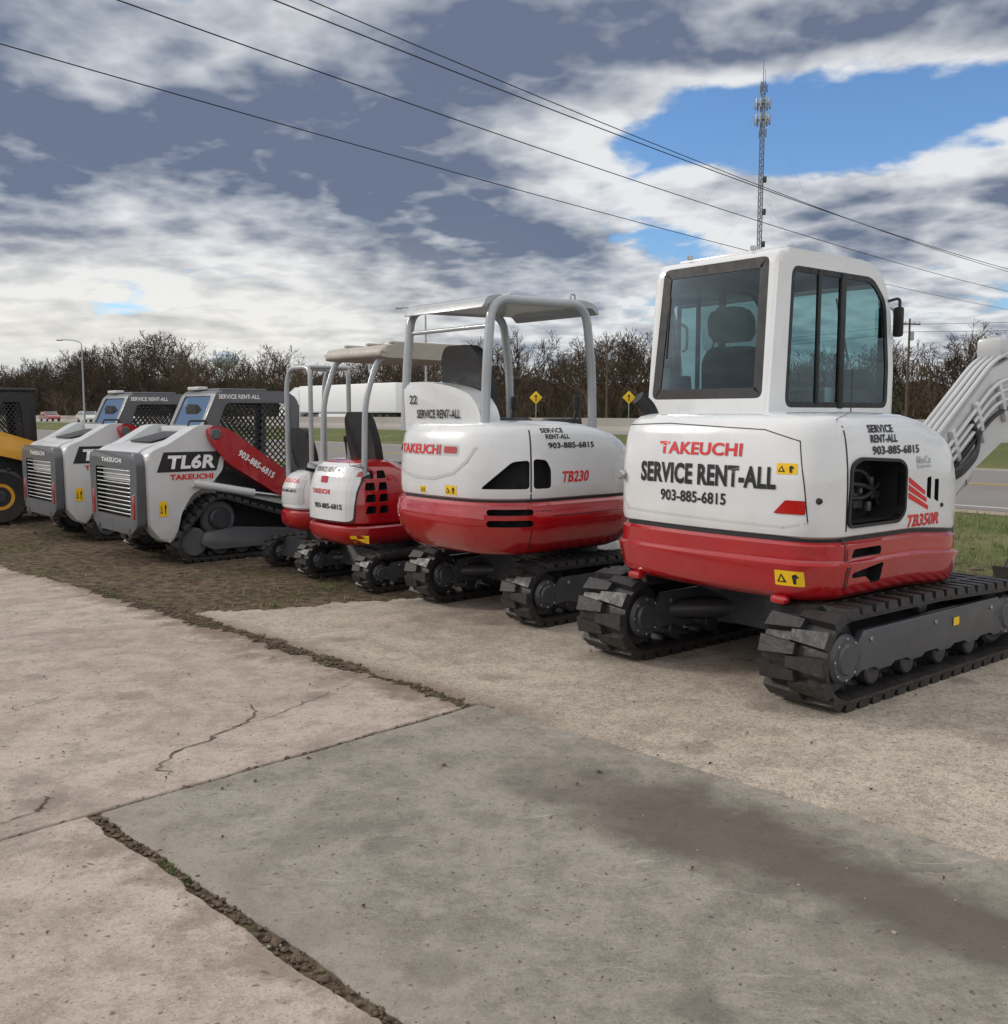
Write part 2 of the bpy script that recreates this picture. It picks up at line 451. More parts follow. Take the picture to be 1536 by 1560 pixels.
red = body('counterweight', (-1.02, .64, -.81, .81), (.22, .32, .15, .22),
    [(.555, .16), (.56, .10), (.575, .06), (.60, .03), (.61, .022), (.66, .010), (.72, 0), (.765, -.012), (.772, -.012), (.786, .010), (.80, .012), (.84, .010), (.875, .010), (.893, .03)], [RED, VOID], ex, fn1)
body('joint_strip', (-.99, .6, -.78, .78), (.25, .33, .15, .25), [(.87, 0), (.915, 0), (.94, .05)], BLACK, ex, fn1)
opn = [(-.80, .985), (-.30, .985), (-.24, 1.03), (-.24, 1.28), (-.30, 1.315), (-.70, 1.335), (-.78, 1.30)]
cut(hood, [prism('c', opn, 'y', -1.2, -.60, [WHITE, VOID], fil=.03, bev=0, mi=1),
           prism('c', [(.02, 1.10), (.07, 1.08), (.07, 1.22), (.02, 1.21)], 'y', -1.2, -.74, [WHITE, VOID], fil=.01, bev=0, mi=1),
           prism('c', [(.11, 1.08), (.16, 1.06), (.16, 1.20), (.11, 1.20)], 'y', -1.2, -.74, [WHITE, VOID], fil=.01, bev=0, mi=1)])
cut(red, [prism('c', [(-.76, .80), (-.46, .80), (-.46, .85), (-.74, .85)], 'y', -1.2, -.72, [RED, VOID], fil=.02, bev=0, mi=1),
          prism('c', [(-.76, .72), (-.46, .76), (-.46, .65), (-.54, .64), (-.62, .69), (-.76, .69)], 'y', -1.2, -.72, [RED, VOID], fil=.02, bev=0, mi=1)])
B1 = bvh_of([hood, red])
ring('opening_trim', opn, -.018, 'y', -.812, -.76, BLACK, ex)
for i in range(14):
    box('radiator_clutter', (random.uniform(-.72, -.32), -.64+random.uniform(-.03, .02), random.uniform(1.02, 1.26)), (random.uniform(.03, .12), .03, random.uniform(.03, .12)), random.choice([DGREY, BLACK, LDGREY]), ex, .008)
for k in range(3): tube('engine_hose', [(-.75, -.66, 1.26-k*.06), (-.5, -.7, 1.28-k*.09), (-.28, -.66, 1.06+k*.06)], .014, BLACK, ex, .1)
xr = -1.05
text(ex, B1, 'TAKEUCHI', (xr, .035, 1.385), XR, .62, .075, DRED, bold=.03)
text(ex, B1, 'SERVICE RENT-ALL', (xr, 0.0, 1.235), XR, 1.0, .125, DBLK, bold=.04)
text(ex, B1, '903-885-6815', (xr, .07, 1.10), XR, .50, .07, DBLK, bold=.025)
text(ex, B1, 'SERVICE', (-.46, -.8, 1.505), YR, .26, .045, DBLK, bold=.04)
text(ex, B1, 'RENT-ALL', (-.44, -.8, 1.45), YR, .28, .045, DBLK, bold=.04)
text(ex, B1, '903-885-6815', (-.32, -.8, 1.385), YR, .5, .05, DBLK, bold=.03)
text(ex, B1, 'TB350R', (-.01, -.8, .965), YR, .36, .075, DRED, bold=.03, shear=.2)
text(ex, B1, 'MasCo', (-.02, -.8, 1.32), YR, .16, .045, SILVER, bold=.02)
text(ex, B1, 'Equipment', (-.02, -.8, 1.28), YR, .16, .03, SILVER, bold=.01)
for k in range(3):
    decal(ex, B1, [(-.19, .19-.045*k), (.0+.02*k, .10-.045*k), (.0+.02*k, .075-.045*k), (-.19, .155-.045*k)], (0, -.8, 1.035), YR, DRED)
sticker(ex, B1, (xr, -.56, 1.29), XR, .12, .06)
sticker(ex, B1, (-1.0, -.60, .695), XR, .16, .085)
sticker(ex, B1, (-1.0, .74, .72), XR, .07, .085)
decal(ex, B1, [(-.11, -.035), (.07, -.035), (.07, .04), (-.04, .04)], (xr, -.60, 1.08), XR, TAIL, fil=.01, off=.006, name='tail_lamp')
seam(ex, B1, [(-.02, -.60), (-.02, .62)], (-.80, -.8, 1.2), YR, w=.012)
seam(ex, B1, [(-.0, 0), (-.0, .32)], (-.80, -.8, .56), YR, w=.008)
seam(ex, B1, [(-.75, 1.515), (-.3, 1.53), (.4, 1.50), (.62, 1.44), (.66, 1.2), (.68, 1.0)], (-1.0, 0, 0), XR, w=.006)
seam(ex, B1, [(-.72, 1.48), (-.70, 1.08), (-.62, .99), (.55, .97), (.68, 1.0)], (-1.0, 0, 0), XR, LGREY, w=.012)
cyl('door_latch', (-1.02, .68, 1.2), 'x', .03, .06, STEEL, ex)
cyl('key_lock', (-.96, -.72, 1.12), 'x', .018, .04, BLACK, ex); cyl('key_lock', (.2, -.79, 1.04), 'y', .014, .04, BLACK, ex)
for y in (-.54, .54): box('tow_eye', (-1.03, y, .57), (.07, .10, .05), RED, ex, .02)
tube('exhaust_pipe', [(-.76, .64, 1.48), (-.80, .66, 1.62), (-.88, .69, 1.69)], .048, BLACK, ex, .05, 16)
# cab
cp = [(-.64, 1.53), (-.56, 2.58), (.47, 2.58), (.67, 2.41), (.75, 1.9), (.75, 1.3), (.4, 1.3)]
cab = prism('cab_shell', fillet([V(p) for p in cp], [.03, .10, .2, .2, .05, .02, .02], 6), 'y', -.14, .83, [WHITE, BLACK], ex, bev=.035, seg=4)
ci = [(-.58, 1.59), (-.51, 2.54), (.45, 2.54), (.63, 2.38), (.70, 1.9), (.70, 1.59)]
sidew = [(-.475, 1.625), (-.435, 2.48), (.46, 2.48), (.63, 2.34), (.69, 1.9), (.69, 1.625)]
rearw = [(-.085, 1.68), (-.07, 2.53), (.76, 2.53), (.80, 1.68)]
cut(cab, [prism('c', ci, 'y', -.10, .79, [WHITE, BLACK], bev=0, fil=.05, mi=1),
          prism('c', sidew, 'y', -.5, 1.1, [WHITE, BLACK], bev=0, fil=.07, mi=0),
          prism('c', rearw, 'x', -1.2, -.3, [WHITE, BLACK], bev=0, fil=.05, mi=0),
          prism('c', [(-.08, 1.5), (-.08, 2.45), (.77, 2.45), (.77, 1.5)], 'x', .3, 1.3, [WHITE, BLACK], bev=0, fil=.05, mi=0)])
def tilt(ob, d=0):
    for v in ob.data.vertices: v.co.x += -.626+d+(v.co.z-1.7)*(.08/1.05)
tilt(ring('rear_window_frit', rearw, .065, 'x', 0, .012, BLACK, ex, .05))
tilt(pane('rear_glass', offset_poly(rearw, .05), 'x', .006, GLASSD, ex))
for sy, y in ((-1, -.133), (1, .823)):
    ring('side_window_frame', sidew, .035, 'y', y-.006, y+.006, BLACK, ex, .07)
    pane('side_glass', offset_poly(sidew, .03), 'y', y, GLASS, ex)
    box('window_pillar', (.12, y, 2.05), (.055, .03, .86), BLACK, ex, .006)
    box('window_pillar', (-.14, y, 2.06), (.03, .022, .84), BLACK, ex, .004)
fw = [(-.09, 1.55), (-.09, 2.47), (.78, 2.47), (.78, 1.55)]
ring('front_window_frame', fw, .03, 'x', .68, .70, BLACK, ex)
pane('front_glass', fw, 'x', .69, GLASS, ex)
box('roof_panel', (-.03, .34, 2.585), (.84, .80, .03), WHITE, ex, .012)
for x, y in ((-.5, .1), (-.5, .6), (.36, .1), (-.35, -.07)): cyl('roof_bolt', (x, y, 2.60), 'z', .018, .03, STEEL, ex, .003, 8)
seat(ex, -.02, .36, 1.32, 1.0)
m, nt, b = newmat('plastic_wrap'); b.inputs['Base Color'].default_value = (.6,.62,.62,1); b.inputs['Alpha'].default_value = .25; b.inputs['Roughness'].default_value = .1
tcw = nt.nodes.new('ShaderNodeTexCoord').outputs['Object']; nt.links.new(bump_n(nt, noise_n(nt, tcw, 14, 3, .6, 1.5), 1., .03), b.inputs['Normal'])
WRAP = m
ob = box('seat_wrap', (-.38, .36, 2.14), (.15, .42, .30), WRAP, ex, .06, seg=3)
for v in ob.data.vertices: v.co += V(noise.noise_vector(v.co*9))*.03
box('console', (.2, .64, 1.58), (.5, .16, .34), DGREY, ex, .03); box('console', (.2, .04, 1.58), (.5, .14, .34), DGREY, ex, .03)
for y in (.04, .64): tube('joystick', [(.34, y, 1.74), (.36, y, 1.91)], .016, BLACK, ex, 0); cyl('joystick_grip', (.365, y, 1.93), 'z', .028, .12, BLACK, ex)
box('monitor', (.58, .04, 1.82), (.05, .16, .14), BLACK, ex, .01); box('document', (.1, -.09, 1.70), (.16, .01, .11), DWHT, ex, .002)
for y in (.22, .42): tube('travel_lever', [(.55, y, 1.42), (.48, y, 1.88)], .012, BLACK, ex, 0)
tube('mirror_arm', [(.66, -.14, 2.34), (.70, -.20, 2.36), (.70, -.20, 2.22)], .010, BLACK, ex, .03)
box('mirror', (.69, -.20, 2.20), (.04, .07, .20), BLACK, ex, .02)
tube('grab_handle', [(.75, -.08, 2.1), (.82, -.10, 2.12), (.82, -.10, 2.30), (.72, -.08, 2.32)], .012, LGREY, ex, .04)
tube('wiper', [(.73, .3, 2.4), (.75, .2, 1.95)], .008, BLACK, ex, 0)
for z in (1.76, 2.42): box('door_hinge', (-.60+(z-1.7)*.075, -.10, z), (.05, .05, .07), LGREY, ex, .012)
tube('door_strut', [(-.60, .70, 1.95), (-.57, .70, 2.35)], .009, BLACK, ex, 0)
box('cab_floor', (.45, .1, .74), (.9, 1.3, .3), DGREY, ex, .03)
box('swing_bracket', (.92, -.05, .75), (.3, .3, .45), LGREY, ex, .05)
boom(ex, [(.95, .72), (1.2, .66), (1.9, 1.15), (2.5, 1.42), (3.1, 1.55), (4.0, 1.45), (4.05, 1.72), (3.3, 2.02), (2.6, 2.06), (2.2, 1.94), (1.3, 1.30)], -.05, .11, LGREY)
for k in range(4):
    yy = -.14+k*.05
    tube('boom_pipe', [(1.25, yy, 1.34), (2.2, yy, 1.99), (2.6, yy, 2.11), (3.3, yy, 2.06)], .016, LGREY, ex, .15)
for k in range(4): tube('boom_pipe', [(1.2, -.185, 1.16-.07*k), (2.2, -.185, 1.84-.08*k), (3.2, -.185, 1.92-.06*k)], .016, LGREY if k < 3 else BLACK, ex, .2)
for k in range(4): box('pipe_clamp', (1.6+.35*k, -.18, 1.32+.22*k-.02*k*k), (.05, .04, .34), LGREY, ex, .008, rot=(0, -.5, 0))
for k in range(3): tube('hydraulic_hose', [(1.0, -.2-k*.03, 1.10), (1.5, -.24-k*.03, 1.1+k*.05), (1.95, -.2, 1.3+k*.04), (1.8, -.18, 1.55)], .018, BLACK, ex, .2)
hyd(ex, (1.15, -.05, .62), (2.5, -.05, 1.40), .055)
for zz in (1.92, 1.50): cyl('boom_pin', (2.75, -.05, zz), 'y', .045, .30, STEEL, ex, .01)
hyd(ex, (2.4, -.05, 2.16), (3.9, -.05, 1.95), .05)
box('cylinder_lug', (2.4, -.05, 2.10), (.18, .2, .16), LGREY, ex, .03)
prism('dipper_arm', [(3.85, 1.95), (4.15, 1.75), (3.8, .5), (3.65, .45)], 'y', -.15, .05, LGREY, ex, fil=.04)
prism('bucket', [(3.65, .6), (3.85, .45), (3.8, .1), (3.5, .03), (3.25, .15), (3.2, .25), (3.45, .2), (3.6, .35)], 'y', -.35, .25, DGREY, ex, bev=.01)
text(ex, None, 'TAKEUCHI', (3.05, -.162, 1.77), V((cos(-.05), 0, sin(-.05))), .40, .10, DRED, up=V((sin(.05), 0, cos(.05))), bold=.03)
ex.location = (1.984, 6.42, .012); ex.rotation_euler = (0, 0, radians(39))

# ============================================================ CANOPY EXCAVATOR (large)
c2 = empty('canopy_excavator')
undercarriage(c2, .62, .30, -1.0, 1.0, .48, .035, .11, ringz=.47)
Z2 = .95
def fn2(v):
    w = min(max((-.4-v.x)/.6, 0), 1)
    v.x -= .10*w*(1-(v.y/.78)**2)
    if v.z > Z2+.02 and v.x > -.5:
        t = min((v.x+.5)/.9, 1); v.z = Z2+(v.z-Z2)*(1-.45*t*t)
    return v
h2 = body('engine_hood', (-1.17, .42, -.77, .77), (.42, .45, .2, .42),
    [(Z2+.005, .03), (Z2+.02, .008), (1.01, 0), (1.08, 0), (1.15, .0), (1.25, .004), (1.35, .014), (1.43, .034), (1.475, .06), (1.505, .10), (1.52, .16), (1.53, .28), (1.535, .45), (1.535, .62)], [WHITE, VOID], c2, fn2)
r2 = body('counterweight', (-1.21, .46, -.80, .80), (.44, .46, .2, .44),
    [(.53, .26), (.54, .18), (.57, .12), (.63, .07), (.70, .03), (.76, .008), (.80, 0), (.86, 0), (.875, .008), (.92, .014), (Z2-.008, .04)], [RED, VOID], c2, fn2)
body('joint_strip', (-1.14, .4, -.75, .75), (.42, .44, .2, .42), [(.90, 0), (Z2+.01, 0), (.98, .05)], BLACK, c2, fn2)
def arcp(al, r=.42, cx=-.75, cy=-.35): return (cx+r*cos(radians(al)), cy+r*sin(radians(al)), 0)
def corner_cut(al, prof, mats, depth=.14):
    o = prism('c', prof, 'y', -.4, depth, mats, fil=.03, bev=0, mi=1)
    return rotz(o, arcp(al, .46), radians(al-270))
cut(h2, [corner_cut(222, [(-.20, 1.04), (.16, 1.04), (.16, 1.25), (.04, 1.24)], [WHITE, VOID], .12),
         corner_cut(257, [(-.06, 1.04), (.09, 1.04), (.09, 1.18), (.05, 1.25), (-.06, 1.26)], [WHITE, VOID], .12)])
cut(r2, [corner_cut(225, [(-.17, .85), (.17, .85), (.17, .895), (-.17, .895)], [RED, VOID], .11),
         corner_cut(225, [(-.17, .765), (.17, .765), (.17, .815), (-.17, .815)], [RED, VOID], .11)])
B2 = bvh_of([h2, r2])
decal(c2, B2, [(-.50, -.045), (.50, -.045), (.50, .045), (-.50, .045)], (-1.2, .20, 1.32), XR, LGREY, fil=.03, name='badge_recess')
text(c2, B2, 'TAKEUCHI', (-1.2, .18, 1.32), XR, .56, .075, DRED, bold=.03, off=.006)
for y in (.56, -.21): decal(c2, B2, rect(.14, .05), (-1.2, y, 1.32), XR, TAIL, fil=.012, off=.006, name='tail_lamp')
seam(c2, B2, [(-.62, .14), (-.52, .02), (-.35, -.08), (-.1, -.12), (.12, -.12), (.35, -.07), (.48, .02), (.55, .12)], (-1.2, .1, 1.22), XR, LGREY, w=.022, off=.003)
sR = V((cos(radians(-24)), sin(radians(-24)), 0))
ac = arcp(246)
seam(c2, B2, [(0, Z2), (0, 1.53)], ac, sR, w=.012); seam(c2, B2, [(0, .55), (0, .94)], ac, sR, w=.008)
seam(c2, B2, [(0, .88), (.12, .88), (.15, .84), (1.2, .84)], (-.9, -.8, 0), YR, w=.005)
text(c2, B2, 'TB230', (-.50, -.8, 1.12), YR, .28, .085, DRED, bold=.03, shear=.2)
text(c2, B2, 'SERVICE', (-.70, -.8, 1.465), YR, .22, .035, DBLK, bold=.03)
text(c2, B2, 'RENT-ALL', (-.66, -.8, 1.42), YR, .24, .035, DBLK, bold=.03)
text(c2, B2, '903-885-6815', (-.53, -.8, 1.355), YR, .48, .045, DBLK, bold=.03)
sticker(c2, B2, (-1.2, -.22, 1.02), XR, .13, .07); sticker(c2, B2, (-1.1, .12, 1.01), XR, .07, .055); sticker(c2, B2, (-1.1, .50, 1.01), XR, .07, .055)
prism('seat_cowl', [(-.34, 1.45), (-.30, 1.62), (-.18, 1.74), (.05, 1.80), (.35, 1.84), (.66, 1.84), (.70, 1.72), (.72, 1.45)], 'x', -1.05, -.86, WHITE, c2, fil=.07, bev=.04, seg=3)
text(c2, None, 'SERVICE RENT-ALL', (-1.055, .20, 1.585), XR, .56, .07, DBLK, bold=.03)
text(c2, None, '22', (-1.055, .53, 1.70), XR, .10, .07, DBLK, bold=.02)
seat(c2, -.55, .12, 1.42, 1.0, False)
def rollframe(par, x0, x1, y0, y1, zb, zt, r, m, zf=.9):
    for y in (y0, y1): tube('canopy_post', [(x0-.05, y, zb), (x0-.03, y, (zb+zt)/2), (x0+.02, y, zt), (x1-.03, y, zt+.02), (x1+.05, y, (zb+zt)/2), (x1+.08, y, zf)], r, m, par, .16, 14)
rollframe(c2, -.98, .06, -.34, .68, 1.45, 2.44, .036, SILVER)
prism('canopy_roof', [(-1.05, 2.36), (-1.0, 2.45), (-.9, 2.475), (.05, 2.495), (.17, 2.47), (.21, 2.39), (.18, 2.39), (.13, 2.44), (-.95, 2.42)], 'y', -.33, .67, SILVER, c2, fil=.03, bev=.012)
for z, x in ((2.24, -.97), (1.62, -1.0)): tube('canopy_brace', [(x, -.34, z), (x, .68, z)], .018, SILVER, c2, 0)
for x in (-.7, -.2): box('roof_rib', (x, .18, 2.495), (.03, .9, .02), SILVER, c2, .008)
tube('lifting_eye', [(-.1, -.3, 2.48), (-.1, -.3, 2.54), (-.05, -.3, 2.54), (-.05, -.3, 2.48)], .008, SILVER, c2, .02)
box('floor_plate', (.40, .15, .85), (.6, 1.2, .06), BLACK, c2); box('console', (-.1, -.2, 1.35), (.35, .14, .4), BLACK, c2, .03); box('console', (-.1, .58, 1.35), (.35, .14, .4), BLACK, c2, .03)
for y in (-.2, .58): tube('joystick', [(.05, y, 1.5), (.08, y, 1.66)], .016, BLACK, c2, 0); cyl('joystick_grip', (.08, y, 1.68), 'z', .03, .12, BLACK, c2)
for y in (.1, .3): tube('travel_lever', [(.55, y, .9), (.42, y, 1.55)], .014, BLACK, c2, 0)
box('swing_bracket', (.68, 0, .7), (.3, .26, .4), SILVER, c2, .04)
boom(c2, [(.7, .72), (.9, .66), (1.5, 1.05), (2.2, 1.2), (2.9, 1.1), (2.9, 1.25), (2.2, 1.45), (1.4, 1.3)], 0, .09, SILVER)
for k in range(3): tube('boom_pipe', [(.9, -.12+k*.04, 1.0), (1.4, -.12+k*.04, 1.36), (2.2, -.12+k*.04, 1.5)], .015, SILVER, c2, .12)
hyd(c2, (.8, 0, .55), (1.7, 0, 1.05), .045)
prism('dipper_arm', [(2.8, 1.35), (3.0, 1.2), (2.6, .3), (2.48, .3)], 'y', -.08, .08, SILVER, c2, fil=.03)
prism('bucket', [(2.5, .45), (2.7, .35), (2.65, .1), (2.4, .02), (2.15, .12), (2.15, .2), (2.45, .25)], 'y', -.25, .25, DGREY, c2)
c2.location = (.411, 8.31, .012); c2.rotation_euler = (0, 0, radians(41))

# ============================================================ MINI EXCAVATORS
def mini(loc, roof, name='mini_excavator'):
    e = empty(name)
    k = 1. if roof else .72
    g = .52*k if roof else .41
    undercarriage(e, g, .23 if roof else .18, -.78*k, .78*k, .36 if roof else .33, .025, .085, ringz=.36)
    x0, x1, hy = (-.74, .35, .46) if roof else (-.46, .30, .30)
    zb, zm, zt = (.40, .60, 1.18) if roof else (.42, .64, 1.04)
    def fn(v):
        ww = min(max((-.1-v.x)/.5, 0), 1); v.x -= .06*ww*(1-(v.y/hy)**2)
        if v.z > zm and v.x > -.35:
            t = min((v.x+.35)/.5, 1); v.z = zm+(v.z-zm)*(1-.45*t*t)
        return v
    H = zt-zm
    lv = [(zm, .02), (zm+.02, 0), (zm+H*.3, 0), (zm+H*.55, .01), (zm+H*.75, .04), (zm+H*.88, .08), (zm+H*.96, .14), (zt, .22), (zt, .32 if roof else .24)]
    h = body('engine_hood', (x0, x1, -hy, hy), (.20, .22, .1, .20), lv, [RED, VOID] if roof else [WHITE, VOID], e, fn)
    r = body('counterweight', (x0-.02, x1+.02, -hy-.01, hy+.01), (.22, .24, .1, .22), [(zb, .12), (zb+.02, .06), (zb+.07, .015), (zb+.12, 0), (zm-.03, 0), (zm-.01, .02)], [RED, VOID], e, fn)
    if roof:
        cs = []
        for j in range(4):
            for i in range(2):
                xx = -.64+i*.13; zz = .70+j*.105
                cs.append(prism('c', [(xx, zz), (xx+.10, zz), (xx+.10, zz+.07), (xx+.02, zz+.07)], 'y', -.8, -.37, [RED, VOID], fil=.015, bev=0, mi=1))
        cut(h, cs)
    B = bvh_of([h, r])
    if roof:
        decal(e, B, [(-.40, -.27), (.38, -.27), (.40, .10), (.36, .25), (-.38, .25), (-.41, .1)], (x0, .0, .90), XR, WHITE, fil=.06, off=.014, name='hood_panel')
        seam(e, B, [(-.41, .24), (-.41, -.275), (.38, -.275), (.405, .10), (.365, .26)], (x0, .0, .90), XR, w=.010, off=.015)
        text(e, B, 'SERVICE RENT-ALL', (x0, .0, 1.09), XR, .46, .045, DBLK, bold=.03, off=.018)
        text(e, B, 'TAKEUCHI', (x0, .06, .89), XR, .32, .045, DRED, bold=.03, off=.018)
        text(e, B, '903-885-6815', (x0, -.06, .76), XR, .44, .05, DBLK, bold=.03, off=.018)
        decal(e, B, rect(.12, .06), (x0, .02, 1.0), XR, TAIL, fil=.015, off=.018, name='tail_lamp')
        sticker(e, B, (x0, -.30, .69), XR, .05, .08); sticker(e, B, (x0+.1, -.42, .47), XR, .14, .07)
        cyl('engine_port', (-.18, -.43, .78), 'y', .09, .06, BLACK, e)
        zR = 2.17
        for y in (-.36, .36):
            tube('canopy_post', [(-.60, y, 1.0), (-.58, y, 1.7), (-.43, y, zR-.04), (.35, y, zR-.02)], .027, SILVER, e, .15, 12)
        pr = [(-.50, 2.12), (-.47, 2.20), (-.24, 2.24), (.42, 2.24), (.66, 2.19), (.70, 2.10), (.63, 2.09), (-.44, 2.10)]
        prism('canopy_roof', pr, 'y', -.50, .50, BEIGE, e, fil=.06, bev=.05, seg=4)
        for y in (-.38, 0., .38): box('roof_rib', (.08, y, 2.245), (.8, .05, .025), BEIGE, e, .012)
        tube('grab_rail', [(-.1, -.4, 1.0), (-.1, -.43, 1.55), (.15, -.43, 1.6), (.3, -.4, 1.0)], .014, SILVER, e, .1)
        seat(e, -.15, .0, 1.02, .85, False)
    else:
        decal(e, B, [(-.24, -.16), (.22, -.16), (.20, .14), (-.20, .14)], (x0, .0, .86), XR, LGREY, fil=.03, off=.006, name='hood_panel')
        text(e, B, 'TAKEUCHI', (x0, .0, .93), XR, .28, .04, DRED, bold=.03, off=.009)
        text(e, B, '903-885-6815', (x0, .0, .83), XR, .28, .03, DBLK, bold=.03, off=.009)
        sticker(e, B, (x0+.05, .22, .70), XR, .05, .06)
        for x in (-.36, .08):
            tube('roll_bar', [(x, -.24, .9), (x, -.24, 1.9), (x+.02, -.20, 2.06), (x+.02, .20, 2.06), (x, .24, 1.9), (x, .24, .9)], .024, SILVER, e, .13, 12)
        for y in (-.19, .19): tube('roll_bar_rail', [(-.34, y, 2.06), (.10, y, 2.06)], .02, SILVER, e, 0)
        seat(e, -.12, .0, .95, .72, False)
    for y in (-.22, .22): tube('control_lever', [(.35, y*.6, .7), (.28, y*.7, 1.30)], .012, BLACK, e, 0); cyl('lever_knob', (.28, y*.7, 1.33), 'z', .022, .07, BLACK, e)
    box('floor_plate', (.4, 0, .5), (.5, hy*1.7, .05), BLACK, e)
    box('swing_bracket', (.62, 0, .5), (.22, .18, .28), SILVER, e, .03)
    boom(e, [(.6, .5), (.75, .45), (1.15, .95), (1.7, 1.25), (1.7, 1.38), (1.05, 1.2)], 0, .06, SILVER)
    hyd(e, (.7, 0, .4), (1.25, 0, .95), .035)
    prism('dipper_arm', [(1.65, 1.45), (1.8, 1.3), (1.75, .3), (1.65, .3)], 'y', -.05, .05, SILVER, e, fil=.03)
    prism('bucket', [(1.6, .42), (1.8, .35), (1.75, .1), (1.5, .02), (1.35, .1), (1.35, .16), (1.58, .2)], 'y', -.16, .16, DGREY, e)
    e.location = loc; e.rotation_euler = (0, 0, radians(41))
mini((-1.048, 9.555, 0), True)
mini((-1.80, 10.22, 0), False)

# ============================================================ TRACK LOADERS
def lattice(par, corners, n, m_, w, mt):
    A, Bc, C, D = [V(c) for c in corners]
    def P(u, v): return A*(1-u)*(1-v)+Bc*u*(1-v)+C*u*v+D*(1-u)*v
    nn = (Bc-A).cross(D-A).normalized(); vs = []; fs = []
    for i in range(n):
        for j in range(m_):
            for (a, b) in (((i/n, j/m_), ((i+1)/n, (j+1)/m_)), (((i+1)/n, j/m_), (i/n, (j+1)/m_))):
                p, q = P(*a), P(*b); t = (q-p).normalized(); s = t.cross(nn)*w/2; k = len(vs); d = nn*w*.35
                vs += [p-s-d, q-s-d, q+s-d, p+s-d, p-s+d, q-s+d, q+s+d, p+s+d]
                fs += [(k, k+1, k+2, k+3), (k+4, k+7, k+6, k+5), (k, k+4, k+5, k+1), (k+3, k+2, k+6, k+7)]
    mk('guard_mesh', vs, fs, mt, par, None)
LOADG = mat('loader_light_grey', (.56,.57,.575), .35, coat=.3, var=.06, scale=2, dust=.18, dz=1.2)
def loader(loc, ang=41):
    e = empty('compact_track_loader')
    for sy in (-1, 1):
        y = sy*.68
        track(e, y, .32, [(-.60, .22, .22), (-.30, .46, .27), (.72, .20, .20), (.3, .2, .2)], .03, .10)
        cyl('drive_sprocket', (-.30, y, .46), 'y', .20, .12, LDGREY, e, .02); cyl('sprocket_hub', (-.30, y, .46), 'y', .12, .26, DGREY, e, .02)
        cyl('idler', (-.60, y, .22), 'y', .16, .2, LDGREY, e, .02); cyl('idler', (.72, y, .20), 'y', .15, .2, LDGREY, e, .02)
        for i in range(4): cyl('roller', (-.3+i*.25, y, .15), 'y', .09, .22, DGREY, e, .01, 16)
        a0, a1 = sorted((y+sy*.08, y+sy*.145))
        prism('track_frame', [(-.55, .20), (-.5, .32), (-.15, .36), (.55, .30), (.70, .22), (.5, .13), (-.4, .13)], 'y', a0, a1, LDGREY, e, fil=.04)
    prism('chassis', [(-1.0, .30), (.9, .30), (.95, .6), (.9, .95), (-1.0, .95)], 'y', -.48, .48, DGREY, e, bev=.02)
    prism('engine_hood', [(-1.08, .55), (-1.10, 1.17), (-1.0, 1.24), (-.25, 1.42), (-.2, .55)], 'y', -.50, .50, LOADG, e, fil=.05, bev=.03)
    prism('hood_vents', [(-.85, 1.285), (-.45, 1.385), (-.45, 1.40), (-.85, 1.30)], 'y', -.3, .3, BLACK, e, bev=.003)
    sp = [(-1.06, .42), (-1.08, 1.16), (-1.0, 1.22), (-.86, 1.27), (-.52, 1.47), (-.36, 1.48), (-.22, 1.42), (-.24, 1.0), (-.36, .86), (-.60, .74), (-.72, .55), (-.80, .24), (-.92, .24), (-1.0, .34)]
    for sy in (-1, 1):
        a0, a1 = sorted((sy*.50, sy*.765))
        prism('side_panel', sp, 'y', a0, a1, LOADG, e, fil=.05, bev=.03, seg=3)
        a0, a1 = sorted((sy*.60, sy*.82))
        prism('lift_arm', [(-.44, 1.43), (-.34, 1.48), (-.18, 1.43), (.55, .92), (.95, .74), (1.05, .5), (.98, .45), (.80, .58), (.40, .68), (-.2, 1.06), (-.40, 1.28)], 'y', a0, a1, RED, e, fil=.05, bev=.015)
        cyl('arm_pivot', (-.34, sy*.70, 1.38), 'y', .06, .27, LDGREY, e)
        tube('lift_cylinder', [(-.6, sy*.79, .86), (.1, sy*.79, .72)], .045, LOADG, e, 0, 14); tube('lift_cylinder_rod', [(.1, sy*.79, .72), (.6, sy*.79, .64)], .024, STEEL, e, 0)
        prism('lower_link', [(-.45, .80), (-.40, .86), (.5, .64), (.5, .56)], 'y', *sorted((sy*.72, sy*.77)), LOADG, e, bev=.01)
    o0 = (-.62, -.768, 1.09)
    decal(e, None, [(-.36, -.105), (.30, -.105), (.36, .105), (-.28, .105)], o0, YR, DBLK, fil=.01, off=.001)
    text(e, None, 'TL6R', (-.60, -.768, 1.09), YR, .52, .15, DWHT, bold=.04, shear=.15, off=.004)
    text(e, None, 'TAKEUCHI', (-.60, -.768, .93), YR, .48, .06, DRED, bold=.04)
    sticker(e, None, (-.92, -.768, .60), YR, .09, .16)
    a = atan2(-.49, .73)
    text(e, None, '903-885-6815', (.13, -.822, 1.04), V((cos(a), 0, sin(a))), .50, .075, DWHT, up=V((-sin(a), 0, cos(a))), bold=.03)
    rd = prism('rear_door', [(-.68, .42), (-.71, 1.08), (-.62, 1.19), (.62, 1.19), (.71, 1.08), (.68, .42), (.5, .32), (-.5, .32)], 'x', -1.17, -1.07, [LDGREY, VOID], e, fil=.04, bev=.02)
    cut(rd, [prism('c', [(-.50, .50), (-.52, 1.02), (.52, 1.02), (.50, .50)], 'x', -1.3, -1.09, [LDGREY, VOID], bev=0, fil=.04, mi=1)])
    for i in range(11):
        box('grille_slat', (-1.145, 0, .53+i*.046), (.04, 1.0, .010), LOADG, e, .003, rot=(0, .35, 0))
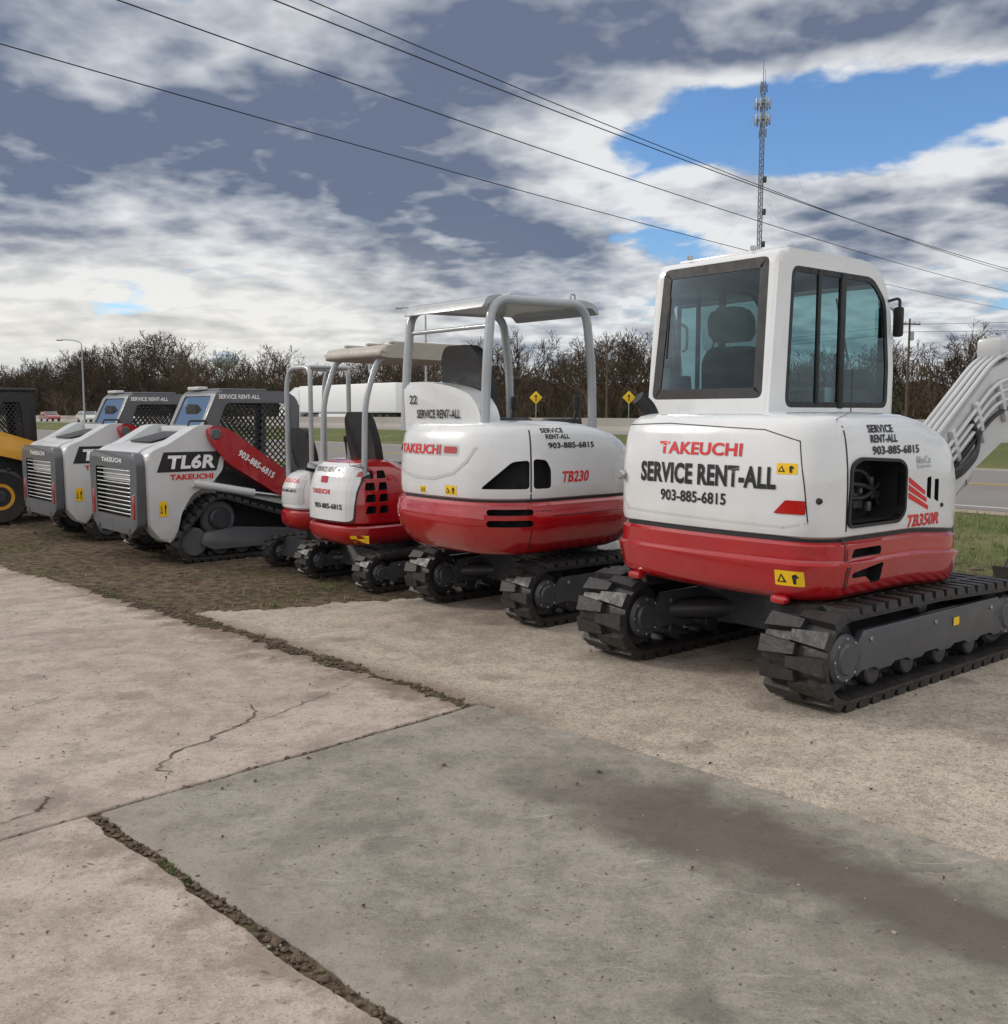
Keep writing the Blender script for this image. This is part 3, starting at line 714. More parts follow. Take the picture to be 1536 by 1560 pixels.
    text(e, None, 'TAKEUCHI', (-1.171, 0, 1.10), XR, .6, .05, DWHT, bold=.03)
    for y in (-.60, .60): box('tail_lamp', (-1.172, y, .62), (.02, .05, .26), TAIL, e, .01)
    for y in (-.45, .45): box('bumper_foot', (-1.12, y, .34), (.1, .12, .12), DGREY, e, .02)
    cpf = [(-.40, 1.30), (-.14, 1.86), (.72, 1.86), (.88, 1.76), (.86, .72), (-.36, .72)]
    cb = prism('cab_frame', cpf, 'y', -.46, .46, [LDGREY, BLACK], e, fil=.06, bev=.03, seg=3)
    cut(cb, [prism('c', [(-.33, 1.28), (-.10, 1.80), (.70, 1.80), (.82, 1.72), (.80, .9), (-.33, .9)], 'y', -.42, .42, [LDGREY, BLACK], bev=0, mi=1),
             prism('c', [(-.24, 1.22), (-.04, 1.72), (.68, 1.72), (.76, 1.66), (.74, .98), (-.24, .98)], 'y', -.7, .7, [LDGREY, BLACK], bev=0, fil=.05),
             prism('c', [(-.38, 1.47), (-.36, 1.80), (.36, 1.80), (.38, 1.47)], 'x', -.8, .0, [LDGREY, BLACK], bev=0, fil=.04),
             prism('c', [(-.38, .95), (-.38, 1.74), (.38, 1.74), (.38, .95)], 'x', .4, 1.2, [LDGREY, BLACK], bev=0, fil=.04)])
    mk('rear_glass', [(-.315, -.40, 1.45), (-.315, .40, 1.45), (-.15, .40, 1.81), (-.15, -.40, 1.81)], [(0, 1, 2, 3)], GLASS, e, None)
    prism('rear_window_surround', [(-.46, 1.30), (-.46, 1.46), (.46, 1.46), (.46, 1.30)], 'x', -.43, -.38, LOADG, e, bev=.01)
    for sy in (-1, 1): lattice(e, [(-.30, sy*.43, .98), (.76, sy*.43, .98), (.72, sy*.43, 1.74), (-.08, sy*.43, 1.74)], 14, 10, .014, BLACK)
    text(e, None, 'SERVICE RENT-ALL', (.12, -.463, 1.79), YR, .5, .05, DWHT, bold=.03)
    text(e, None, '20', (.66, -.463, 1.69), YR, .09, .06, DWHT, bold=.02)
    seat(e, .1, 0, .85, .9, True)
    box('roof_hatch', (.25, 0, 1.87), (.6, .6, .03), LDGREY, e, .01); box('beacon_mount', (-.08, .2, 1.89), (.12, .3, .04), LGREY, e, .01)
    tube('grab_handle', [(-.52, -.52, 1.45), (-.5, -.5, 1.52), (-.3, -.5, 1.52), (-.3, -.5, 1.42)], .012, BLACK, e, .03)
    prism('bucket', [(1.05, .1), (1.7, .06), (1.72, .09), (1.2, .2), (1.12, .55), (1.2, .66), (1.12, .68), (1.0, .5)], 'y', -.85, .85, DGREY, e)
    e.location = loc; e.rotation_euler = (0, 0, radians(ang))
loader((-3.39, 11.49, 0)); loader((-5.07, 13.34, 0))
# ============================================================ YELLOW SKID STEER
def skid(loc):
    e = empty('skid_steer_loader')
    for sy in (-1, 1):
        for x in (-.55, .55):
            lathe('tyre', [(.20, -.13), (.36, -.15), (.40, -.11), (.41, 0), (.40, .11), (.36, .15), (.20, .13)], (x, sy*.72, .41), 'y', RUBBER, e, 32)
            lathe('wheel_rim', [(.05, -.12), (.19, -.135), (.205, 0), (.19, .135), (.05, .12)], (x, sy*.72, .41), 'y', CATY, e)
            cyl('hub', (x, sy*.72, .41), 'y', .08, .29, DGREY, e)
            for k in range(20):
                a = 2*pi*k/20
                box('tyre_lug', (x+.405*cos(a), sy*.72+(.06 if k % 2 else -.06), .41+.405*sin(a)), (.05, .15, .05), RUBBER, e, .008, rot=(0, -a, 0))
        a0, a1 = sorted((sy*.55, sy*.78))
        prism('lift_arm', [(-1.05, .95), (-1.0, 1.42), (-.8, 1.45), (.6, .98), (1.15, .8), (1.2, .35), (1.05, .35), (.9, .65), (.3, .78), (-.7, 1.05), (-.8, .85)], 'y', a0, a1, CATY, e, fil=.06, bev=.02)
    prism('body', [(-1.1, .4), (-1.15, 1.2), (-.4, 1.35), (-.2, 1.0), (1.0, .7), (1.0, .3), (-.9, .3)], 'y', -.52, .52, BLACK, e, fil=.05, bev=.03)
    cb = prism('cab_frame', [(-.85, 1.1), (-.80, 1.93), (-.02, 1.95), (.08, 1.85), (.1, .75), (-.75, .75)], 'y', -.45, .45, [BLACK, BLACK], e, fil=.06, bev=.03)
    cut(cb, [prism('c', [(-.77, 1.1), (-.73, 1.85), (-.04, 1.87), (.02, .85), (-.70, .85)], 'y', -.41, .41, [BLACK, BLACK], bev=0),
             prism('c', [(-.69, 1.15), (-.65, 1.75), (-.12, 1.77), (-.06, .98), (-.69, .98)], 'y', -.8, .8, [BLACK, BLACK], bev=0, fil=.05),
             prism('c', [(-.36, 1.35), (-.36, 1.75), (.36, 1.75), (.36, 1.35)], 'x', -1.3, -.4, [BLACK, BLACK], bev=0, fil=.05)])
    box('cab_roof', (-.38, 0, 1.95), (.98, .98, .05), BLACK, e, .02)
    for sy in (-1, 1): lattice(e, [(-.67, sy*.43, 1.), (-.06, sy*.43, 1.), (-.1, sy*.43, 1.75), (-.65, sy*.43, 1.75)], 9, 9, .014, BLACK)
    seat(e, -.35, 0, .85, .9); prism('bucket', [(1.2, .1), (1.8, .05), (1.8, .08), (1.3, .2), (1.25, .55), (1.15, .5)], 'y', -.9, .9, BLACK, e)
    e.location = loc; e.rotation_euler = (0, 0, radians(41))
skid((-7.35, 15.05, 0))

# ============================================================ SETTING
F = V((.755, .656, 0)); L = V((-.656, .755, 0))
def FL(f, l, z=0): return F*f+L*l+V((0, 0, z))
def gz(f):
    t = min(max((f-31)/9, 0), 1); return .45*t*t*(3-2*t)
fb = [-3000, -300, -60, -10, 0, 5, 10, 15, 20, 25, 30, 31, 32, 33, 34, 35, 36, 37, 38, 39, 40, 45, 60, 80, 120, 300, 1000, 4000]
lb = [-4000, -500, -100, -30, 0, 30, 60, 100, 200, 500, 4000]
vs = [FL(f, l, gz(f)) for f in fb for l in lb]; n = len(lb)
fs = [(i*n+j, i*n+j+1, (i+1)*n+j+1, (i+1)*n+j) for i in range(len(fb)-1) for j in range(n-1)]
gm, nt, b = newmat('ground_dirt_grass')
geo = nt.nodes.new('ShaderNodeNewGeometry').outputs['Position']
sp = nt.nodes.new('ShaderNodeSeparateXYZ'); nt.links.new(geo, sp.inputs[0])
fco = math_n(nt, 'ADD', math_n(nt, 'MULTIPLY', sp.outputs[0], .755), math_n(nt, 'MULTIPLY', sp.outputs[1], .656))
lco = math_n(nt, 'ADD', math_n(nt, 'MULTIPLY', sp.outputs[0], -.656), math_n(nt, 'MULTIPLY', sp.outputs[1], .755))
nb = noise_n(nt, geo, .9, 4, .6); nf = noise_n(nt, geo, 9, 5, .72); nff = noise_n(nt, geo, 45, 3, .7)
dirt = mixc(nt, sstep(nt, nf, .36, .64), (.050,.035,.024), (.165,.122,.084))
dirt = mixc(nt, sstep(nt, nff, .54, .68, 0, .6), dirt, (.24,.19,.135))
dirt = mixc(nt, sstep(nt, nb, .50, .60, 0, .55), dirt, (.055,.038,.026))
# wheel and track ruts running across the strip
rut = math_n(nt, 'SINE', math_n(nt, 'ADD', math_n(nt, 'MULTIPLY', lco, 5.2), math_n(nt, 'MULTIPLY', nb, 9.)))
cleat = math_n(nt, 'SINE', math_n(nt, 'ADD', math_n(nt, 'MULTIPLY', fco, 52.), math_n(nt, 'MULTIPLY', nf, 5.)))
rk = math_n(nt, 'MULTIPLY', sstep(nt, rut, .1, .8), sstep(nt, cleat, -.2, .6))
dirt = mixc(nt, math_n(nt, 'MULTIPLY', rk, .45), dirt, (.045,.032,.022))
gr = mixc(nt, sstep(nt, nff, .35, .65), (.05,.085,.018), (.17,.18,.07))
gr = mixc(nt, sstep(nt, noise_n(nt, geo, .25, 3, .6), .5, .75), gr, (.20,.175,.095))
gmask = math_n(nt, 'ADD', math_n(nt, 'ADD', sstep(nt, fco, 8.2, 11.8), math_n(nt, 'MULTIPLY', math_n(nt, 'SUBTRACT', nb, .50), 2.4)), math_n(nt, 'MULTIPLY', math_n(nt, 'SUBTRACT', nf, .52), 2.0), clamp=True)
cc = mixc(nt, gmask, dirt, gr)
nt.links.new(cc, b.inputs['Base Color']); b.inputs['Roughness'].default_value = .95; b.inputs['Specular IOR Level'].default_value = .15
bb = bump_n(nt, nf, .8, .06); bb = bump_n(nt, nff, .4, .015, bb); bb = bump_n(nt, rk, -.4, .02, bb) if False else bb
nt.links.new(bb, b.inputs['Normal'])
mk('ground', vs, fs, gm, None, None)

def concrete(name, c1, c2, agg, stain=False, aggs=.5, seed=0.):
    m, nt, b = newmat(name)
    g = nt.nodes.new('ShaderNodeNewGeometry').outputs['Position']
    n1 = noise_n(nt, g, .8, 4, .6, .4); n2 = noise_n(nt, g, 4.2, 7, .74); n3 = noise_n(nt, g, 36, 4, .78); n4 = noise_n(nt, g, 130, 3, .7)
    c = mixc(nt, sstep(nt, n1, .38, .62), c1, c2)
    c = mixc(nt, sstep(nt, n2, .48, .62, 0, .52), c, tuple(x*.64 for x in c1))
    c = mixc(nt, sstep(nt, n2, .52, .38, 0, .42), c, tuple(min(x*1.24, .8) for x in c2))
    c = mixc(nt, sstep(nt, n3, .50, .60, 0, agg), c, tuple(x*.52 for x in c1))
    c = mixc(nt, sstep(nt, n3, .46, .36, 0, agg*.7), c, tuple(min(x*1.25, .8) for x in c2))
    c = mixc(nt, sstep(nt, n4, .54, .62, 0, agg), c, tuple(min(x*1.55, .85) for x in c2))
    c = mixc(nt, sstep(nt, n4, .46, .38, 0, agg), c, tuple(x*.42 for x in c1))
    wv = nt.nodes.new('ShaderNodeVectorMath'); wv.operation = 'MULTIPLY_ADD'
    nv = nt.nodes.new('ShaderNodeTexNoise'); nv.inputs['Scale'].default_value = 5; nt.links.new(g, nv.inputs['Vector'])
    nt.links.new(nv.outputs['Color'], wv.inputs[0]); wv.inputs[1].default_value = (.16, .16, .0); nt.links.new(g, wv.inputs[2])
    def vor(s):
        v = nt.nodes.new('ShaderNodeTexVoronoi'); v.voronoi_dimensions = '2D'; v.inputs['Scale'].default_value = s; nt.links.new(wv.outputs[0], v.inputs['Vector']); return v.outputs['Distance']
    c = mixc(nt, sstep(nt, vor(.9), .05, .10, .42, 0), c, tuple(x*.42 for x in c1))
    c = mixc(nt, sstep(nt, vor(7), .03, .06, .65, 0), c, (.06,.048,.04))
    c = mixc(nt, sstep(nt, vor(19), .05, .09, .5, 0), c, (.08,.065,.05))
    mp = nt.nodes.new('ShaderNodeMapping'); mp.inputs['Scale'].default_value = (2.2, 40, 1); mp.inputs['Rotation'].default_value = (0, 0, .5); nt.links.new(wv.outputs[0], mp.inputs[0])
    c = mixc(nt, sstep(nt, noise_n(nt, mp.outputs[0], 1., 3, .6), .62, .70, 0, .28), c, (.48,.45,.41))
    sp = nt.nodes.new('ShaderNodeSeparateXYZ'); nt.links.new(g, sp.inputs[0])
    cco = math_n(nt, 'MULTIPLY', math_n(nt, 'ADD', sp.outputs[0], sp.outputs[1]), .7071)
    sco = math_n(nt, 'MULTIPLY', math_n(nt, 'SUBTRACT', sp.outputs[0], sp.outputs[1]), .7071)
    if stain:
        ns = noise_n(nt, g, 1.6, 6, .66)
        cw = math_n(nt, 'ADD', cco, math_n(nt, 'MULTIPLY', math_n(nt, 'SUBTRACT', ns, .5), .75))
        d = math_n(nt, 'ABSOLUTE', math_n(nt, 'SUBTRACT', cw, 3.12))
        wdt = sstep(nt, sco, -3.3, -2.2, .0, 1.)
        k = math_n(nt, 'MULTIPLY', sstep(nt, d, .10, .38, 1, 0), wdt)
        k = math_n(nt, 'MULTIPLY', k, .80)
        c = mixc(nt, k, c, (.085,.070,.057))
        ns2 = noise_n(nt, g, 1.1, 5, .68, .6)
        c = mixc(nt, sstep(nt, ns2, .52, .62, 0, .32), c, (.115,.10,.085))
        ed = sstep(nt, math_n(nt, 'ABSOLUTE', math_n(nt, 'SUBTRACT', cw, 1.55)), .0, .35, .3, 0)
        c = mixc(nt, ed, c, (.28,.245,.20))
    else:
        ns2 = noise_n(nt, g, .9, 5, .68, .6)
        c = mixc(nt, sstep(nt, ns2, .54, .64, 0, .34), c, tuple(x*.55 for x in c1))
        cw = math_n(nt, 'ADD', cco, math_n(nt, 'MULTIPLY', math_n(nt, 'SUBTRACT', n2, .5), .7))
        ed = sstep(nt, math_n(nt, 'ABSOLUTE', math_n(nt, 'SUBTRACT', cw, 3.58)), .0, .30, .75, 0)
        ed = math_n(nt, 'MULTIPLY', ed, sstep(nt, sco, -2.5, -4.2, 0, 1))
        c = mixc(nt, ed, c, (.15,.112,.08))
        ed = sstep(nt, math_n(nt, 'ABSOLUTE', math_n(nt, 'SUBTRACT', cw, 1.50)), .0, .16, .5, 0)
        ed = math_n(nt, 'MULTIPLY', ed, sstep(nt, sco, -4.0, -3.7, 0, 1))
        c = mixc(nt, ed, c, (.17,.13,.095))
    nt.links.new(c, b.inputs['Base Color']); b.inputs['Roughness'].default_value = .88; b.inputs['Specular IOR Level'].default_value = .2
    h = bump_n(nt, n3, .5*aggs+.15, .006); h = bump_n(nt, n4, .6*aggs, .004, h)
    nt.links.new(h, b.inputs['Normal'])
    return m
CP = concrete('concrete_pinkish', (.345,.283,.240), (.405,.342,.295), .26)
CG = concrete('concrete_grey', (.228,.208,.178), (.278,.255,.220), .24, True)
CA = concrete('concrete_aggregate', (.345,.297,.245), (.425,.372,.310), .50, False, 1.2)
def sc(s, c): return V(((s+c)*.70711, (c-s)*.70711))
SZ = .012
def slab(name, pts, amps, m, z=SZ):
    P = []; n = len(pts)
    for i in range(n):
        a, b = pts[i], pts[(i+1) % n]; d = b-a; k = max(int(d.length/.02), 1); nn = V((-d.y, d.x)).normalized(); am = amps[i]
        for j in range(k):
            p = a+d*(j/k)
            q = noise.noise(V((p.x*2.3, p.y*2.3, i)))*am+noise.noise(V((p.x*11, p.y*11, i+9)))*am*.6+noise.noise(V((p.x*40, p.y*40, 3)))*am*.4
            P.append(p+nn*q)
    n = len(P)
    Q = []
    for i in range(n):
        t = (P[(i+2) % n]-P[i-2]).normalized(); Q.append(P[i]+V((t.y, -t.x))*.006)
    vs = [V((p.x, p.y, z)) for p in P]+[V((p.x, p.y, z-.006)) for p in Q]+[V((p.x, p.y, -.04)) for p in Q]
    fs = [tuple(range(n))]+[(i, (i+1) % n, n+(i+1) % n, n+i) for i in range(n)]+[(n+i, n+(i+1) % n, 2*n+(i+1) % n, 2*n+i) for i in range(n)]
    mk(name, vs, fs, m, None, 30)
slab('concrete_slab', [sc(-3.82, 1.545), sc(8, 1.545), sc(8, 3.635), sc(-3.82, 3.635)], [.016, .0, .006, .014], CG)
slab('concrete_slab', [sc(-12, -4), sc(-3.85, -4), sc(-3.855, 3.56), sc(-8, 3.53), sc(-16, 3.4)], [0, .008, .11, .11, 0], CP)
slab('concrete_slab', [sc(-3.83, -4), sc(8, -4), sc(8, 1.485), sc(-3.83, 1.485)], [0, 0, .024, .008], CP)
slab('concrete_slab', [V((-2.45, 7.72)), sc(-3.8, 3.655), sc(8, 3.652), V((14, 2)), V((12, 10.7)), V((4.5, 9.25)), V((-.9, 8.38))], [.08, .006, 0, 0, .08, .08, .13], CA)
def crack(pts, w):
    P = []
    for a, b in zip(pts[:-1], pts[1:]):
        a, b = V(a), V(b)
        for j in range(16):
            p = a+(b-a)*j/16; q = noise.noise(V((p.x*7, p.y*7, 1)))*.08+noise.noise(V((p.x*26, p.y*26, 2)))*.04; P.append(p+V((q, q*.6)))
    vs = []
    for i, p in enumerate(P):
        ww = w*(.35+1.4*abs(noise.noise(V((p.x*14, p.y*14, 5)))))*sin(pi*(i+.5)/len(P))**.4
        t = (P[min(i+1, len(P)-1)]-P[max(i-1, 0)]).normalized(); nn = V((-t.y, t.x))*ww
        vs += [V((*(p-nn), SZ+.004)), V((*(p+nn), SZ+.004))]
    mk('concrete_crack', vs, [(2*i, 2*i+1, 2*i+3, 2*i+2) for i in range(len(P)-1)], CRK, None, None)
CRK = mat('crack_dirt', (.07, .053, .038), .95, var=.4, scale=20)
crack([(-1.50, 4.18), (-1.56, 4.5), (-1.30, 4.95), (-1.40, 5.3)], .008)
crack([(-1.32, 4.9), (-1.05, 5.35), (-.9, 5.75)], .0035)
crack([(-1.94, 3.69), (-1.86, 3.85), (-1.90, 3.98)], .006)
crack([(-2.9, 4.9), (-2.6, 5.15), (-2.5, 5.5)], .0025)
# roads
def roadmat(name, c, agg=.3):
    m, nt, b = newmat(name); g = nt.nodes.new('ShaderNodeNewGeometry').outputs['Position']
    k = mixc(nt, noise_n(nt, g, .4, 4, .6), tuple(x*.75 for x in c), tuple(x*1.2 for x in c))
    k = mixc(nt, sstep(nt, noise_n(nt, g, 40, 2, .7), .5, .7, 0, agg), k, tuple(x*.5 for x in c))
    nt.links.new(k, b.inputs['Base Color']); b.inputs['Roughness'].default_value = .85
    return m
RM = roadmat('asphalt_worn', (.19, .175, .165)); RL = roadmat('concrete_highway', (.25, .235, .215)); BARM = roadmat('concrete_barrier', (.32, .30, .27))
PY = roadmat('yellow_line', (.55, .36, .05)); PW = roadmat('white_line', (.62, .62, .60)); GRV = roadmat('gravel_shoulder', (.30, .25, .18), .6)
def ribbon(name, f0, f1, z, m, l0=-600, l1=1200, dash=None):
    vs = []; fs = []
    if dash:
        l = l0
        while l < l1:
            k = len(vs); vs += [FL(f0, l, z), FL(f0, l+dash[0], z), FL(f1, l+dash[0], z), FL(f1, l, z)]; fs.append((k, k+1, k+2, k+3)); l += dash[1]
    else:
        vs = [FL(f0, l0, z), FL(f0, l1, z), FL(f1, l1, z), FL(f1, l0, z)]; fs = [(0, 1, 2, 3)]
    return mk(name, vs, fs, m, None, None)
ribbon('gravel_shoulder', 16.0, 29.6, .006, GRV); ribbon('frontage_road', 16.6, 29.0, .012, RM)
ribbon('road_marking', 22.6, 22.72, .017, PY); ribbon('road_marking', 22.85, 22.97, .017, PY)
ribbon('road_marking', 17.1, 17.22, .017, PW); ribbon('road_marking', 28.4, 28.52, .017, PW)
ribbon('highway', 40.3, 62, .458, RL)
ribbon('road_marking', 41.0, 41.14, .464, PW); ribbon('road_marking', 46.1, 46.24, .464, PY); ribbon('road_marking', 43.6, 43.73, .464, PW, -100, 300, (3, 12))
ribbon('road_marking', 51.6, 51.74, .464, PW, -100, 400, (3, 12)); ribbon('road_marking', 61, 61.14, .464, PW)
jp = [(0, 0), (.6, 0), (.54, .1), (.40, .32), (.36, .85), (.24, .85), (.20, .32), (.06, .1)]
vs = []; fs = []
segs = list(range(-120, 700, 10))
for l in segs: vs += [FL(47+a, l, .46+z) for a, z in jp]
k = len(jp)
for i in range(len(segs)-1): fs += [(i*k+j, i*k+(j+1) % k, (i+1)*k+(j+1) % k, (i+1)*k+j) for j in range(k)]
mk('concrete_barrier', vs, fs, BARM, None, 20)
g = empty('guard_rail')
tube('rail', [FL(63, -80, 1.05), FL(63, 400, 1.05)], .12, GALV, g, 0, 6)
for l in range(-60, 300, 6): box('rail_post', FL(63.1, l, .75), (.12, .12, .65), GALV, g, 0)

# semi truck
def semi(loc):
    e = empty('semi_truck')
    tw = mat('trailer_white', (.78, .79, .80), .4, var=.04)
    box('trailer', (-5, 0, 2.65), (18.2, 2.6, 2.85), tw, e, .06); box('trailer_frame', (-5, 0, 1.15), (17.8, 1.0, .2), BLACK, e)
    for y in (-1.31, 1.31): box('trailer_rail', (-5, y, 1.28), (18, .03, .12), GALV, e, 0)
    prism('tractor', [(4.4, .6), (4.4, 3.9), (5.2, 4.0), (6.6, 3.4), (7.0, 2.5), (8.6, 2.1), (8.9, 1.4), (8.95, .5)], 'y', -1.2, 1.2, tw, e, fil=.25, bev=.12)
    prism('windscreen', [(6.62, 3.3), (6.98, 2.55), (7.02, 2.55), (6.66, 3.34)], 'y', -1.05, 1.05, GLASSB, e, bev=.005)
    for y in (-1.205, 1.205):
        prism('side_window', [(5.9, 2.4), (5.95, 3.1), (6.5, 3.1), (6.8, 2.45)], 'y', y-.01, y+.01, GLASSB, e, bev=.003)
        box('side_skirt', (-3, y, .9), (6.5, .04, .5), tw, e, .01); box('mirror', (7.0, y*1.15, 2.7), (.1, .2, .6), BLACK, e, .02)
    box('grille', (8.95, 0, 1.35), (.06, 1.2, 1.0), DGREY, e, .02); box('bumper', (8.95, 0, .65), (.2, 2.4, .4), STEEL, e, .05)
    for x in (-12.6, -11.3, 3.6, 4.9, 8.0):
        for y in (-1.1, 1.1):
            cyl('wheel', (x, y, .52), 'y', .52, .32, RUBBER, e, .05); cyl('rim', (x, y*1.01, .52), 'y', .28, .34, GALV, e, .03)
    e.location = loc; e.rotation_euler = (0, 0, atan2(L.y, L.x)); return e
semi(FL(55, 91.5, .46))
def car(loc, col, ang):
    e = empty('passing_car'); p = mat('car_paint', col, .3, coat=.8)
    prism('body', [(-2.2, .35), (-2.25, .8), (-2.0, 1.0), (-1.5, 1.05), (-1.0, 1.42), (.3, 1.45), (1.0, 1.0), (1.9, .85), (2.25, .7), (2.25, .35)], 'y', -.88, .88, p, e, fil=.15, bev=.08)
    for y in (-.89, .89): prism('side_glass', [(-1.35, 1.03), (-.95, 1.34), (.25, 1.36), (.8, 1.03)], 'y', y-.01, y+.01, GLASSB, e, bev=.002)
    prism('windscreen', [(.38, 1.42), (1.0, 1.03), (1.03, 1.05), (.41, 1.45)], 'y', -.75, .75, GLASSB, e, bev=.002)
    for x in (-1.4, 1.4):
        for y in (-.8, .8): cyl('wheel', (x, y, .33), 'y', .33, .22, RUBBER, e, .03); cyl('rim', (x, y*1.02, .33), 'y', .2, .22, GALV, e, .02)
    e.location = loc; e.rotation_euler = (0, 0, ang)
aL = atan2(L.y, L.x)
car(FL(44, 134, .46), (.65, .65, .65), aL+pi); car(FL(44.5, 152, .46), (.3, .05, .05), aL+pi); car(FL(42, 116, .46), (.68, .68, .68), aL+pi); car(FL(44.5, 100, .46), (.08, .10, .14), aL+pi)
def sign(loc, ang):
    e = empty('warning_sign')
    box('post', (0, .03, 1.2), (.06, .06, 2.5), GALV, e, .005)
    prism('panel', [(0, 2.05), (.62, 2.67), (0, 3.29), (-.62, 2.67)], 'y', -.01, .01, YEL, e, fil=.06, bev=.002)
    prism('symbol', [(-.05, 2.35), (.05, 2.35), (.05, 2.75), (.16, 2.75), (0, 3.0), (-.16, 2.75), (-.05, 2.75)], 'y', -.018, -.012, DBLK, e, bev=0)
    e.location = loc; e.rotation_euler = (0, 0, ang)
sign((3.0, 93, .42), .1); sign((11.6, 92, .42), .1)
def lamp(x, y, z0, h, arm):
    e = empty('street_lamp')
    tube('mast', [(0, 0, 0), (0, 0, h*.93)], (.12, .07), GALV, e, 0, 10)
    tube('arm', [(0, 0, h*.9), (0, 0, h*.97), (arm*.5, 0, h), (arm, 0, h*1.0)], .05, GALV, e, 1.2, 8)
    box('luminaire', (arm*1.12, 0, h*.995), (abs(arm)*.3, .3, .14), GALV, e, .05)
    e.location = (x, y, z0)
lamp(-47.5, 112, 0.45, 9.4, -2.2); lamp(-6.6, 84, .45, 10.0, -2.0)
def upole(x, y, h, ang, z0=0, r=.14):
    e = empty('utility_pole')
    tube('pole', [(0, 0, 0), (0, 0, h)], (r, r*.65), WOODP, e, 0, 10)
    box('crossarm', (0, 0, h-.5), (2.4, .1, .12), WOODP, e, .01)
    for k in (-1.1, -.5, .5, 1.1): cyl('insulator', (k, 0, h-.35), 'z', .05, .2, GALV, e, .02, 10)
    cyl('transformer', (.25, .0, h-1.6), 'z', .22, .8, GALV, e, .05, 16)
    e.location = (x, y, z0); e.rotation_euler = (0, 0, ang)
upole(37.8, 93, 10, .3, .4); upole(11.6, 112, 9.2, .3, .4)
WIRE = mat('wire', (.02, .02, .022), .8)
pw = empty('power_lines')
def wire(a, b, sag, r=.014, nseg=40):
    a, b = V(a), V(b)
    P = [a+(b-a)*i/nseg-V((0, 0, 4*sag*(i/nseg)*(1-i/nseg))) for i in range(nseg+1)]
    tube('wire', P, r, WIRE, pw, 0, 5)
def ext(a, b, t0, t1, sag, r):
    a, b = V(a), V(b); wire(a+(b-a)*t0, a+(b-a)*t1, sag, r)
ext((-9.7, 19.7, 9.2), (33.6, 66.7, 9.2), -.25, 1.35, 1.0, .013)
ext((-6.6, 18.5, 9.4), (29.5, 58.6, 9.4), -.25, 1.35, 1.0, .013)
ext((-4.05, 18.5, 9.4), (24.4, 48.6, 9.3), -.25, 1.5, .9, .013)
ext((-3.3, 18.5, 9.4), (24.8, 48.6, 9.15), -.25, 1.5, 1.0, .011)
for dz in (9.6, 8.9):
    wire((37.8, 93, dz+.3), (60, 70, dz+.3), .5, .018); wire((37.8, 93, dz+.3), (11.6, 112, dz-.3), .6, .018)
upole(-18.5, 10.5, 9.6, .8); upole(50, 84, 9.4, .8, .45)
# cell tower
ct = empty('cell_tower'); H = 54.7
vs = []; fs = []
def bar(p, q, w):
    p, q = V(p), V(q); t = (q-p).normalized(); a = t.orthogonal().normalized()*w; b2 = t.cross(a); k = len(vs)
    for o in (p, q):
        for s in ((1, 1), (-1, 1), (-1, -1), (1, -1)): vs.append(o+a*s[0]*.5+b2*s[1]*.5)
    for i in range(4): fs.append((k+i, k+(i+1) % 4, k+4+(i+1) % 4, k+4+i))
R3 = [V((.38*cos(a), .38*sin(a), 0)) for a in (.3, .3+2*pi/3, .3+4*pi/3)]
st = 1.0; z = 0
while z < H-2:
    for i in range(3):
        a, b2 = R3[i], R3[(i+1) % 3]; u = V((0, 0, z)); w = V((0, 0, z+st))
        bar(a+u, a+w, .10); bar(a+u, b2+w, .06); bar(a+u, b2+u, .05)
    z += st
bar((0, 0, H-2), (0, 0, H+1.5), .08); bar((.3, 0, H-2), (.3, 0, H), .05)
TWR = mat('tower_steel', (.16, .17, .19), .6, metal=.2)
mk('lattice_mast', vs, fs, TWR, ct, None)
for zc in (H-7.6, H-5.2):
    for k in range(9):
        a = 2*pi*k/9; rr = 1.15
        box('antenna_panel', (rr*cos(a), rr*sin(a), zc), (.2, .30, 1.5), GALV, ct, .03, rot=(0, 0, a))
        tube('antenna_arm', [(0, 0, zc), (rr*cos(a), rr*sin(a), zc)], .05, DGREY, ct, 0, 5)
for zc in (H-9.6, H-2.8):
    for k in range(3): box('antenna_panel', (.6*cos(k*2.1), .6*sin(k*2.1), zc), (.16, .24, 1.2), TWR, ct, .03)
for zc in (28, 33, 38): box('radio_unit', (.6, 0, zc), (.5, .5, .9), DGREY, ct, .03)
for a in (.4, .4+2*pi/3, .4+4*pi/3):
    for zc in (20, 36, 50): tube('guy_wire', [(0, 0, zc), (32*cos(a), 32*sin(a), 0)], .010, GALV, ct, 0, 4)
ct.location = (40.6, 160, .4)
# water tower
wt = empty('water_tower'); WTM = mat('tower_paint', (.50, .58, .66), .5)
lathe('tank', [(.5, 32), (5, 33.5), (8.6, 37), (9.4, 40), (8.3, 42.8), (5, 44.6), (1.6, 45.4), (.1, 45.5)], (0, 0, 0), 'z', WTM, wt, 32)
lathe('stem', [(2.6, 0), (1.6, 3), (1.5, 30), (2.4, 32.6)], (0, 0, 0), 'z', WTM, wt, 24)
wt.location = (-196, 700, 0)

